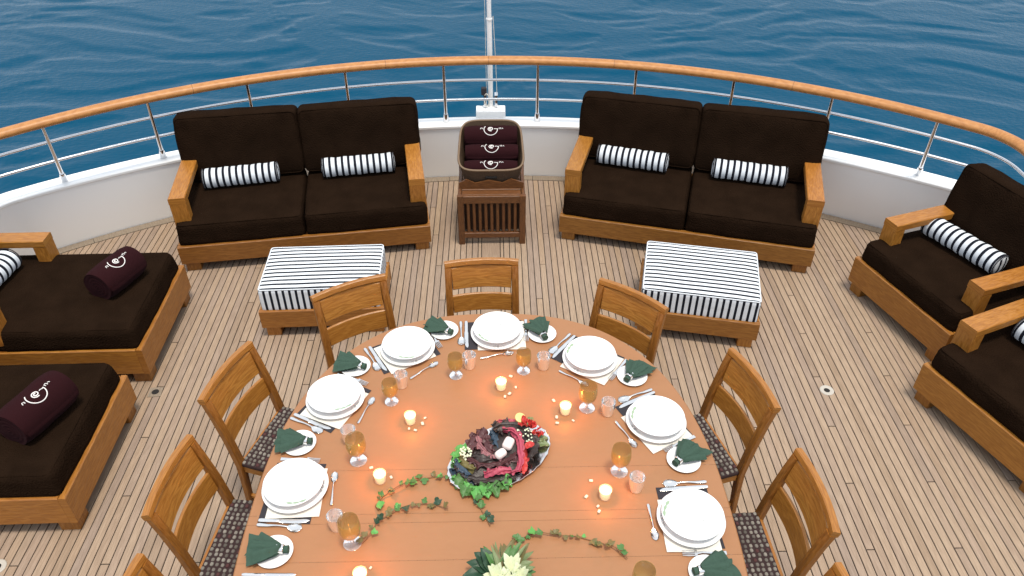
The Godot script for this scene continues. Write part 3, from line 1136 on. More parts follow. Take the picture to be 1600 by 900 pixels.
# ---------------------------------------------------------------- dining
func make_chair() -> Node3D:
	var t := thing("dining_chair", "", "chair", Vector3.ZERO, 0.0, "teak chairs around the dining table")
	var w := 0.205
	for s in [-1, 1]:
		var b := MB.new()
		b.uvo = roll(); b.tint = Color(0.72, 0.66, 0.62)
		b.bar([Vector3(w * s, 0, -0.215), Vector3(w * s, 0.25, -0.20), Vector3(w * s, 0.43, -0.192), Vector3(w * s, 0.62, -0.222), Vector3(w * s, 0.78, -0.258), Vector3(w * s, 0.874, -0.284)], Vector3.BACK, 0.042, 0.036, 0.005, [0.8, 0.95, 1.1, 1.05, 1.0, 1.0])
		obj("back_post", b, M.teak, t)
		var f := MB.new()
		f.uvo = roll(); f.tint = Color(0.8, 0.76, 0.72)
		f.bar([Vector3(0.20 * s, 0, 0.195), Vector3(0.20 * s, 0.2, 0.195), Vector3(0.20 * s, 0.425, 0.195)], Vector3.BACK, 0.045, 0.045, 0.005, [0.75, 0.9, 1.0])
		obj("leg", f, M.teak, t)
		one_board("side_rail", t, Vector3(0.20 * s, 0.405, -0.172), Vector3(0.20 * s, 0.405, 0.172), Vector3.UP, 0.026, 0.055)
		one_board("stretcher", t, Vector3(0.20 * s, 0.16, -0.19), Vector3(0.20 * s, 0.16, 0.175), Vector3.UP, 0.02, 0.03)
	one_board("front_rail", t, Vector3(-0.177, 0.405, 0.195), Vector3(0.177, 0.405, 0.195), Vector3.UP, 0.026, 0.055)
	one_board("back_rail", t, Vector3(-0.182, 0.405, -0.192), Vector3(0.182, 0.405, -0.192), Vector3.UP, 0.026, 0.055)
	# curved back boards: top rail and two broad slats, bowed away from the sitter
	for q in [["top_rail", 0.890, 0.036, 0.036, 0.92], ["back_slat", 0.797, 0.150, 0.018, 1.12], ["back_slat", 0.626, 0.120, 0.018, 0.92]]:
		var y: float = q[1]
		var z0 := -0.205 - (y - 0.5) * 0.215
		var lean := Vector3(0, 1.0, -0.235).normalized()
		var path := []
		var hw := 0.183 if q[0] == "back_slat" else 0.226
		for i in 9:
			var x := lerpf(-hw, hw, i / 8.0)
			var bow := 0.022 * (1.0 - pow(x / hw, 2.0))
			path.append(Vector3(x, y + (0.004 * (1.0 - pow(x / hw, 2.0)) if q[0] == "top_rail" else 0.0), z0 - bow))
		var b := MB.new()
		b.uvo = roll()
		b.tint = Color(q[4], q[4] * 0.98, q[4] * 0.9)
		b.bar(path, lean, q[3], q[2], 0.005)
		obj(q[0], b, M.teak, t)
	# woven seat
	var base := MB.new()
	base.tint = Color(0.024, 0.010, 0.008)
	base.rbox(Vector3(0.435, 0.03, 0.40), 0.012, 2, Transform3D(Basis(), Vector3(0, 0.437, 0.015)))
	obj("seat", base, M.seat_web, t)
	var wv := MB.new()
	for i in 17:
		for j in 15:
			var q := rng.randf()
			wv.tint = Color(0.08, 0.068, 0.058).lerp(Color(0.24, 0.22, 0.19), q) if rng.randf() < 0.88 else Color(0.07, 0.02, 0.02)
			var x := (i - 8) * 0.0252 + rng.randf_range(-0.002, 0.002)
			var z := (j - 7) * 0.0265 + 0.015 + (0.0 if i % 2 else 0.004) + rng.randf_range(-0.002, 0.002)
			var hx := 0.0106
			var hz := 0.0092
			var c := Vector3(x, 0.459 + rng.randf_range(-0.001, 0.002), z)
			var y0 := Vector3(0, -0.009, 0)
			var pts := [c + Vector3(-hx, 0, -hz * 0.5) + y0, c + Vector3(-hx * 0.4, 0, -hz) + y0, c + Vector3(hx * 0.4, 0, -hz) + y0, c + Vector3(hx, 0, -hz * 0.5) + y0, c + Vector3(hx, 0, hz * 0.5) + y0, c + Vector3(hx * 0.4, 0, hz) + y0, c + Vector3(-hx * 0.4, 0, hz) + y0, c + Vector3(-hx, 0, hz * 0.5) + y0]
			var s := wv.v.size()
			wv.vert(c, Vector3.UP, Vector2.ZERO)
			for p: Vector3 in pts:
				var m := c.lerp(p, 0.6)
				m.y = c.y - 0.0015
				wv.vert(m, ((m - c) * 30.0 + Vector3.UP).normalized(), Vector2.ZERO)
			for p: Vector3 in pts:
				wv.vert(p, ((p - c) * Vector3(1, 0, 1)).normalized(), Vector2.ZERO)
			for e in 8:
				var e2 := (e + 1) % 8
				wv.tri(s, s + 1 + e, s + 1 + e2)
				wv.tri(s + 1 + e, s + 9 + e, s + 1 + e2)
				wv.tri(s + 1 + e2, s + 9 + e, s + 9 + e2)
	obj("woven_straps", wv, M.seat_web, t).set_meta("kind", "stuff")
	return t

func build_chairs() -> void:
	var D := [
		[Vector2(-0.043, -3.838), 2.5, "teak dining chair at the far end of the table, back towards the basket"],
		[Vector2(-0.815, -3.612), 27.7, "teak dining chair before the left-hand ottoman, turned towards the table"],
		[Vector2(0.832, -3.506), -39.9, "teak dining chair before the right-hand ottoman, turned towards the table"],
		[Vector2(-1.341, -2.925), 72.0, "teak dining chair on the left side, second from the far-end chair"],
		[Vector2(1.346, -2.814), -74.1, "teak dining chair on the right side, second from the far-end chair"],
		[Vector2(-1.421, -2.263), 83.3, "teak dining chair on the left side, third from the far-end chair"],
		[Vector2(1.439, -2.12), -87.7, "teak dining chair on the right side, third from the far-end chair"],
		[Vector2(-1.41, -1.63), 88.0, "teak dining chair whose top corner shows at the lower left edge"],
		[Vector2(1.40, -1.53), -91.0, "teak dining chair whose top corner shows at the lower right edge"]]
	var proto := make_chair()
	for i in D.size():
		var th := deg_to_rad(D[i][1])
		var at := Vector3(D[i][0].x + sin(th) * 0.285, 0, D[i][0].y + cos(th) * 0.285)
		if i == 0:
			proto.position = at; proto.rotation.y = th; proto.set_meta("label", D[i][2])
		else:
			copy(proto, "dining_chair", D[i][2], at, th)

const TY := 0.75

func table_x(z: float, grow := 0.0) -> float:
	var q := absf(z + 2.1) / (1.43 + grow)
	return 0.0 if q >= 1.0 else (1.085 + grow) * pow(1.0 - pow(q, 2.5), 0.4)

func build_table() -> void:
	var t := thing("dining_table", "long oval dining table with copper-brown panelled top laid for dinner", "table", Vector3(0.012, 0, 0))
	var seams := [-3.53, -2.387, -2.140, -2.092, -1.902, -1.45, -0.67]
	for i in seams.size() - 1:
		var z0: float = seams[i] + (0.0005 if i > 0 else 0.0)
		var z1: float = seams[i + 1] - (0.0005 if i < seams.size() - 2 else 0.0)
		var n := 40 if z1 - z0 > 0.6 else 8
		var left := []
		var right := []
		for k in n + 1:
			var e := k / float(n)
			if i == 0:
				e = 1.0 - cos(e * PI / 2)
			elif i == seams.size() - 2:
				e = sin(e * PI / 2)
			var z := lerpf(z0, z1, e)
			left.append(z)
		var b := MB.new()
		b.uvo = Vector2(i * 0.37, i * 0.61)
		# rows across z: edge section from underside round the nose and across the top
		var P := []
		for z: float in left:
			var x := maxf(table_x(z), 0.004)
			var row := PackedVector3Array()
			var e := minf(0.006, x * 0.4)
			for q in [Vector2(-x + 0.02 * minf(1.0, x), TY - 0.035), Vector2(-x, TY - 0.030), Vector2(-x, TY - 0.030), Vector2(-x, TY - e), Vector2(-x, TY - e), Vector2(-x + e, TY), Vector2(-x + e, TY)]:
				row.append(Vector3(q.x, q.y, z))
			for j in range(1, 8):
				row.append(Vector3(lerpf(-x + e, x - e, j / 8.0), TY, z))
			for q in [Vector2(x - e, TY), Vector2(x - e, TY), Vector2(x, TY - e), Vector2(x, TY - e), Vector2(x, TY - 0.030), Vector2(x, TY - 0.030), Vector2(x - 0.02 * minf(1.0, x), TY - 0.035)]:
				row.append(Vector3(q.x, q.y, z))
			P.append(row)
		b.grid(P, false, false)
		if b.n[(n / 2) * 21 + 10].y < 0:
			b = MB.new(); b.uvo = Vector2(i * 0.37, i * 0.61)
			b.grid(P, false, true)
		for k in b.v.size():
			b.uv[k] = Vector2(b.v[k].x, b.v[k].z) + b.uvo
		obj("top_panel", b, M.table, t)
	var ap := MB.new()
	var A := PackedVector3Array()
	var B := PackedVector3Array()
	for k in 73:
		var a := TAU * k / 72
		A.append(Vector3(cos(a) * 0.92, TY - 0.036, -2.1 + sin(a) * 1.25))
		B.append(Vector3(cos(a) * 0.92, TY - 0.11, -2.1 + sin(a) * 1.25))
	ap.grid([A, B], true, false, Vector2(0.1, 5))
	obj("apron", ap, M.teak_dark, t)
	for z in [-2.75, -1.45]:
		var p := MB.new()
		p.lathe([Vector2(0.36, 0.0), Vector2(0.36, 0.03), Vector2(0.33, 0.05), Vector2(0.12, 0.09), Vector2(0.09, 0.14), Vector2(0.085, 0.5), Vector2(0.13, 0.62), Vector2(0.3, 0.70)], 28, Transform3D(Basis(), Vector3(0, 0, z)))
		obj("pedestal", p, M.teak_dark, t)

func spoon_mesh(L: float, bw: float) -> MB:   # lies along z, bowl at +z, resting on y = 0
	var b := MB.new()
	var P := []
	for i in 25:
		var k := i / 24.0
		var z := lerpf(-L / 2, L / 2, k)
		var bowl := clampf((k - 0.68) / 0.32, 0.0, 1.0)
		var w := lerpf(0.0085, 0.0032, minf(k / 0.45, 1.0))
		if k > 0.62:
			w = maxf(0.0032, bw / 2 * sqrt(maxf(0.0, 1.0 - pow((bowl - 0.52) / 0.52, 2.0))))
		if i == 24:
			w = 0.001
		if i == 0:
			w = 0.005
		var y := 0.004 + 0.010 * sin(clampf((k - 0.25) / 0.5, 0, 1) * PI) * 0.6
		var dip := 0.006 * sin(bowl * PI)
		P.append(PackedVector3Array([Vector3(-w, y + 0.001, z), Vector3(-w * 0.55, y + 0.0022 - dip, z), Vector3(0, y + 0.0028 - dip * 1.3, z), Vector3(w * 0.55, y + 0.0022 - dip, z), Vector3(w, y + 0.001, z), Vector3(w * 0.5, y - 0.0012 - dip, z), Vector3(0, y - 0.002 - dip * 1.3 + 0.0008, z), Vector3(-w * 0.5, y - 0.0012 - dip, z), Vector3(-w, y + 0.001, z)]))
	b.grid(P, true, false)
	if b.n[12 * 9 + 2].y < 0:
		b = MB.new()
		b.grid(P, true, true)
	for i in b.v.size():
		b.v[i].y = maxf(b.v[i].y, 0.0002)
	return b

func knife_mesh() -> MB:
	var b := MB.new()
	var P := []
	var L := 0.225
	for i in 21:
		var k := i / 20.0
		var z := lerpf(-L / 2, L / 2, k)
		var w := 0.0085 if k < 0.42 else 0.0105
		w *= 0.75 if k < 0.03 else 1.0
		var h := 0.007 if k < 0.42 else 0.0022
		if k > 0.8:
			w = 0.0105 * sqrt(maxf(0.02, 1.0 - pow((k - 0.8) / 0.2, 2.0)))
		var off := 0.0 if k < 0.8 else (k - 0.8) * 0.02
		P.append(PackedVector3Array([Vector3(-w + off, 0.001, z), Vector3(-w * 0.6 + off, h, z), Vector3(w * 0.6 + off, h, z), Vector3(w + off, 0.001, z), Vector3(off, 0.0, z), Vector3(-w + off, 0.001, z)]))
	b.grid(P, true, false)
	if b.n[10 * 6 + 1].y < 0:
		b = MB.new()
		b.grid(P, true, true)
	return b

func fork_mesh() -> MB:
	var b := MB.new()
	var L := 0.19
	b.bar([Vector3(0, 0.004, -L / 2), Vector3(0, 0.005, -0.03), Vector3(0, 0.010, 0.01), Vector3(0, 0.005, 0.035)], Vector3.UP, 0.010, 0.003, 0.001, [1.5, 1.0, 0.7, 1.2])
	b.bar([Vector3(-0.0115, 0.005, 0.036), Vector3(0.0115, 0.005, 0.036)], Vector3.UP, 0.012, 0.003, 0.001)
	for i in 4:
		var x := (i - 1.5) * 0.0065
		b.bar([Vector3(x, 0.005, 0.04), Vector3(x, 0.003, 0.07), Vector3(x * 0.9, 0.006, L / 2)], Vector3.UP, 0.0036, 0.0025, 0.0008, [1, 1, 0.6])
	return b

func napkin_parts(t: Node3D, sd: int) -> void:   # ring axis along z, fan opens to -z
	var f := FastNoiseLite.new()
	f.seed = sd; f.frequency = 6.0
	for layer in 3:
		var b := MB.new()
		var spread: float = [0.078, 0.058, 0.062][layer]
		var skew: float = [-0.006, 0.022, -0.024][layer]
		var P := []
		for i in 12:
			var k := i / 11.0
			var row := PackedVector3Array()
			for j in 17:
				var u := (j / 16.0) * 2.0 - 1.0
				var w := lerpf(0.013, spread, pow(k, 0.6))
				var len: float = 0.150 - 0.016 * layer - 0.020 * u * signf(skew) * k
				var y := 0.016 + 0.020 * (1.0 - u * u) * (1.0 - k * 0.5) + lerpf(0.004, 0.006, k) * sin(u * (4.5 + layer) + sd) * (0.6 + 0.6 * k) + 0.005 * f.get_noise_2d(u * 0.3 + layer, k) + 0.006 * layer - 0.012 * k
				row.append(Vector3(u * w + skew * k, maxf(y, 0.004 + layer * 0.003), 0.018 - k * len))
			P.append(row)
		b.grid(P, false, false)
		if b.n[100].y < 0:
			b = MB.new()
			b.grid(P, false, true)
		obj("fold", b, M.napkin_c, t)
	var tail := MB.new()
	tail.tube([Vector3(0, 0.019, -0.02), Vector3(0, 0.019, 0.03), Vector3(0.002, 0.019, 0.048)], [0.0155, 0.0155, 0.0175], 14)
	obj("rolled_end", tail, M.napkin_c, t)
	var r := MB.new()
	var xf := Transform3D(Basis(Vector3.RIGHT, PI / 2), Vector3(0, 0.0205, 0.012))
	r.lathe([Vector2(0.0170, -0.015), Vector2(0.0185, -0.0165), Vector2(0.0200, -0.015), Vector2(0.0200, 0.015), Vector2(0.0185, 0.0165), Vector2(0.0170, 0.015), Vector2(0.0170, -0.015)], 24, xf)
	obj("ring", r, M.silver, t)

func mat_mesh(w: float, d: float, y: float, sd: int) -> MB:
	var b := MB.new()
	var f := FastNoiseLite.new()
	f.seed = sd; f.frequency = 7.0
	var disp := func(o: Vector3, _n: Vector3) -> Vector3:
		return o + Vector3(0.002 * f.get_noise_2d(o.z, 1.0), maxf(0.0, 0.0006 * f.get_noise_2d(o.x, o.z)), 0.002 * f.get_noise_2d(o.x, 5.0))
	b.rbox(Vector3(w, 0.002, d), 0.0009, 6, Transform3D(Basis(), Vector3(0, y, 0)), disp)
	return b

func ring_disc(r0: float, r1: float, y: float) -> MB:
	var b := MB.new()
	b.lathe([Vector2(r1, y), Vector2(r0, y + 0.0003)], 48)
	return b

func build_settings() -> void:
	M.napkin_c = M.napkin.duplicate()
	M.napkin_c.cull_mode = BaseMaterial3D.CULL_DISABLED
	var where := ["at the far-end place", "at the first left place", "at the first right place", "at the second left place", "at the second right place", "at the third left place", "at the third right place"]
	var pos := [Vector2(0.049, -3.342), Vector2(-0.450, -3.223), Vector2(0.556, -3.118), Vector2(-0.791, -2.843), Vector2(0.841, -2.653), Vector2(-0.888, -2.285), Vector2(0.900, -2.073)]
	var turn := [2.5, 27.0, -36.0, 60.0, -63.0, 87.0, -88.0]
	var bp := [Vector2(0.305, -3.337), Vector2(-0.255, -3.377), Vector2(0.770, -2.985), Vector2(-0.723, -3.090), Vector2(0.935, -2.411), Vector2(-0.923, -2.554), Vector2(0.920, -1.815)]
	var spoons := [[Vector2(-0.047, -3.143), Vector2(0.141, -3.190)], [Vector2(-0.422, -2.991), Vector2(-0.275, -3.122)], [Vector2(0.386, -3.033), Vector2(0.525, -2.923)], [Vector2(-0.654, -2.686), Vector2(-0.600, -2.854)], [Vector2(0.644, -2.659), Vector2(0.718, -2.503)], [Vector2(-0.710, -2.180), Vector2(-0.723, -2.386)], [Vector2(0.725, -2.156), Vector2(0.731, -1.982)]]
	var gob := [Vector2(-0.175, -3.015), Vector2(-0.502, -2.829), Vector2(0.189, -3.042), Vector2(-0.621, -2.445), Vector2(0.506, -2.762), Vector2(-0.587, -1.992), Vector2(0.619, -2.354)]
	var tum := [Vector2(-0.103, -3.083), Vector2(-0.459, -2.944), Vector2(0.298, -3.069), Vector2(-0.679, -2.566), Vector2(0.607, -2.725), Vector2(-0.666, -2.074), Vector2(0.682, -2.253)]
	# shared shapes
	var plate := MB.new()
	plate.lathe([Vector2(0.0, 0.0), Vector2(0.088, 0.0), Vector2(0.095, 0.004), Vector2(0.149, 0.017), Vector2(0.1515, 0.0192), Vector2(0.149, 0.0205), Vector2(0.100, 0.010), Vector2(0.092, 0.0065), Vector2(0.0, 0.006)], 64)
	var plate_m := plate.mesh()
	var bowl := MB.new()
	bowl.lathe([Vector2(0.0, 0.0), Vector2(0.078, 0.0), Vector2(0.085, 0.004), Vector2(0.100, 0.030), Vector2(0.135, 0.041), Vector2(0.1375, 0.043), Vector2(0.135, 0.0444), Vector2(0.099, 0.0355), Vector2(0.090, 0.030), Vector2(0.078, 0.020), Vector2(0.0, 0.018)], 64)
	var bowl_m := bowl.mesh()
	var bread := MB.new()
	bread.lathe([Vector2(0.0, 0.0), Vector2(0.048, 0.0), Vector2(0.055, 0.003), Vector2(0.080, 0.011), Vector2(0.0815, 0.0125), Vector2(0.080, 0.0135), Vector2(0.056, 0.0065), Vector2(0.0, 0.005)], 48)
	var bread_m := bread.mesh()
	var goblet := MB.new()
	goblet.lathe([Vector2(0.0, 0.0), Vector2(0.034, 0.0), Vector2(0.0355, 0.0015), Vector2(0.034, 0.003), Vector2(0.010, 0.007), Vector2(0.0045, 0.012), Vector2(0.0042, 0.040)], 40)
	var goblet_foot := goblet.mesh()
	var gb := MB.new()
	gb.lathe([Vector2(0.0, 0.040), Vector2(0.006, 0.0405), Vector2(0.026, 0.052), Vector2(0.039, 0.075), Vector2(0.0425, 0.100), Vector2(0.0405, 0.128), Vector2(0.0385, 0.142), Vector2(0.0378, 0.1428), Vector2(0.0370, 0.142), Vector2(0.0388, 0.128), Vector2(0.0408, 0.100), Vector2(0.0372, 0.076), Vector2(0.0248, 0.0545), Vector2(0.006, 0.0435), Vector2(0.0, 0.043)], 40)
	var goblet_bowl := gb.mesh()
	var tb := MB.new()
	tb.lathe([Vector2(0.0, 0.0), Vector2(0.027, 0.0), Vector2(0.0295, 0.003), Vector2(0.0355, 0.05), Vector2(0.0365, 0.088), Vector2(0.0359, 0.0888), Vector2(0.0352, 0.088), Vector2(0.034, 0.05), Vector2(0.0275, 0.0095), Vector2(0.0, 0.0085)], 40)
	var tumbler_m := tb.mesh()
	var knife_m := knife_mesh().mesh()
	var fork_m := fork_mesh().mesh()
	var sp_m := spoon_mesh(0.205, 0.036).mesh()
	var dsp_m := spoon_mesh(0.19, 0.034).mesh()
	# printed crest for the bowls and plates: faint thin strokes
	var crest := MB.new()
	for st in emblem_strokes():
		var pts := []
		var ns := []
		for q: Vector2 in st[0]:
			pts.append(Vector3(q.x * 0.36, 0.0188, -q.y * 0.36)); ns.append(Vector3.UP)
		crest.ribbon(pts, ns, st[1] * 0.30)
	var crest_m := crest.mesh()

	var sprig := MB.new()   # printed green sprig on the brim of a bowl
	for k in 3:
		var a0 := -0.28 + k * 0.24
		var P := []
		for u in 7:
			var ua := a0 + u / 6.0 * 0.30
			var hw := 0.0065 * sin(PI * u / 6.0) + 0.0004
			var rr := 0.119 + (k - 1) * 0.004 + u * 0.0009
			var yy := 0.0355 + (rr - 0.099) * 0.247 + 0.0012
			P.append(PackedVector3Array([Vector3(sin(ua) * (rr - hw), yy - hw * 0.247, cos(ua) * (rr - hw)), Vector3(sin(ua) * (rr + hw), yy + hw * 0.247, cos(ua) * (rr + hw))]))
		sprig.grid(P, false, true)
	var sprig_m := sprig.mesh()
	for i in 7:
		var th := deg_to_rad(turn[i])
		var basis := Basis(Vector3.UP, th)
		var c := Vector3(pos[i].x, TY, pos[i].y)
		var loc := func(x: float, y: float, z: float) -> Vector3:
			return c + basis * Vector3(x, y, z)
		var cl: float = [0.0, 0.0, -0.01, 0.0, 0.0, -0.01, 0.0][i]
		var m := obj("placemat", mat_mesh(0.335, 0.235, 0.0018, i), M.slate, self, Transform3D(basis, loc.call(-0.02, 0, cl)))
		tag(m, "dark slate placemat under the white plates " + where[i], "placemat", "placemats")
		var ln := obj("linen_cloth", mat_mesh(0.27, 0.24, 0.0044, i + 20), M.linen, self, Transform3D(basis * Basis(Vector3.UP, rng.randf_range(-0.08, 0.08)), loc.call(0.022 if i % 2 == 0 else -0.024, 0, 0.012)))
		tag(ln, "folded cream linen between plate and mat " + where[i], "linen", "linen cloths")
		var pl := obj("dinner_plate", plate_m, M.china, self, Transform3D(basis, loc.call(0, 0.0058, 0)))
		tag(pl, "white dinner plate under a soup bowl " + where[i], "plate", "dinner plates")
		var bw := obj("soup_bowl", bowl_m, M.china, self, Transform3D(basis, loc.call(0.0, 0.0135, -0.004)))
		tag(bw, "wide-rimmed white soup bowl on its plate " + where[i], "bowl", "soup bowls")
		obj("printed_crest", crest_m, M.print_grey, bw, Transform3D(Basis(Vector3.UP, PI), Vector3(0.02, 0, -0.052)))
		obj("printed_sprig", sprig_m, M.print_green, bw, Transform3D(Basis(Vector3.UP, -0.9 + 0.5 * sin(i * 2.3)), Vector3.ZERO))
		obj("printed_crest", crest_m, M.print_grey, pl, Transform3D(Basis(Vector3.RIGHT, 0.26) * Basis(Vector3.UP, 0), Vector3(0.0, -0.001, 0.128)))
		var kn := obj("table_knife", knife_m, M.silver, self, Transform3D(basis * Basis(Vector3.UP, rng.randf_range(-0.05, 0.05)).scaled_local(Vector3(1.35, 1, 1)), loc.call(-0.176, 0.003, -0.01)))
		tag(kn, "silver knife beside the plates " + where[i], "knife", "table knives")
		var so := obj("soup_spoon", sp_m, M.silver, self, Transform3D(basis * Basis(Vector3.UP, rng.randf_range(-0.07, 0.07)).scaled_local(Vector3(1.3, 1, 1)), loc.call(-0.205, 0.001, -0.022)))
		tag(so, "silver soup spoon outside the knife " + where[i], "spoon", "soup spoons")
		var fo := obj("table_fork", fork_m, M.silver, self, Transform3D(basis * Basis(Vector3.UP, rng.randf_range(-0.06, 0.06)).scaled_local(Vector3(1.25, 1, 1)), loc.call(0.166, 0.003, -0.02)))
		tag(fo, "silver fork between plate and side plate " + where[i], "fork", "table forks")
		var a: Vector2 = spoons[i][0]
		var e: Vector2 = spoons[i][1]
		var ds := obj("dessert_spoon", dsp_m, M.silver, self, Transform3D(Basis(Vector3.UP, atan2(e.x - a.x, e.y - a.y)), Vector3((a.x + e.x) / 2, TY + 0.0008, (a.y + e.y) / 2)))
		tag(ds, "silver dessert spoon lying above the plate " + where[i], "spoon", "dessert spoons")
		side_plate(bread_m, bp[i], th, i, where[i])
		var g := thing("amber_goblet", "amber glass goblet with clear stem " + where[i], "goblet", Vector3(gob[i].x, TY + 0.0005, gob[i].y), 0.0, "amber goblets")
		obj("stem", goblet_foot, M.glass, g)
		obj("glass_bowl", goblet_bowl, M.amber, g)
		g.scale = Vector3.ONE * (1.0 if i < 3 else 1.14)
		var tu := obj("tumbler", tumbler_m, M.glass, self, Transform3D(Basis(), Vector3(tum[i].x, TY + 0.0005, tum[i].y)))
		tag(tu, "clear glass tumbler beside the goblet " + where[i], "tumbler", "water tumblers")
	side_plate(bread_m, Vector2(-0.915, -1.951), deg_to_rad(90), 9, "at the lower left table edge")
	var g2 := thing("amber_goblet", "amber glass goblet at the bottom right of the table beside the vine", "goblet", Vector3(0.628, TY + 0.0005, -1.735), 0.0, "amber goblets")
	obj("stem", goblet_foot, M.glass, g2)
	obj("glass_bowl", goblet_bowl, M.amber, g2)
	g2.scale = Vector3.ONE * 1.14
	for q in [[Vector2(-0.915, -1.845), 88.0, "silver knife at the lower left edge of the table below the side plate"]]:
		var kk := obj("table_knife", knife_m, M.silver, self, Transform3D(Basis(Vector3.UP, deg_to_rad(q[1])), Vector3(q[0].x, TY + 0.001, q[0].y)))
		tag(kk, q[2], "knife", "table knives")

func side_plate(m: Mesh, p: Vector2, th: float, sd: int, w: String) -> void:
	var o := obj("side_plate", m, M.china, self, Transform3D(Basis(), Vector3(p.x, TY + 0.0006, p.y)))
	tag(o, "small white side plate under a green napkin " + w, "side plate", "side plates")
	var t := thing("napkin", "green napkin in a silver ring on the side plate " + w, "napkin", Vector3(p.x + sin(th) * 0.018, TY + 0.0115, p.y + cos(th) * 0.018), th + [0.25, 0.5, -0.1, 0.15, 0.2, -0.1, 0.1, 0.0, 0.0, -0.1][sd], "green napkins")
	napkin_parts(t, sd)

# a leaf along +z from the origin, curling; lobes > 0 gives an ivy outline
func leaf_blade(L: float, W: float, curl: float, fold: float, ruffle: float, lobes := 0.0, sd := 0.0, nu := 9, nv := 9) -> MB:
	var b := MB.new()
	b.surf(nu, nv, func(u, v):
		var s: float = v * 2.0 - 1.0
		var shape := pow(sin(PI * clampf(pow(u, 0.65), 0.0, 1.0)), 0.7)
		if lobes > 0.0:
			shape *= 1.0 + lobes * cos(u * TAU * 2.2 + 0.6)
		var x: float = s * W / 2 * maxf(shape, 0.03)
		var y: float = curl * u * u + fold * absf(s) * W * shape + ruffle * sin(u * 13.0 + sd) * s * s + ruffle * 0.7 * sin(u * 23.0 + sd * 2.0 + s * 2.0) * absf(s)
		return Vector3(x, y, u * L)
	)
	return b

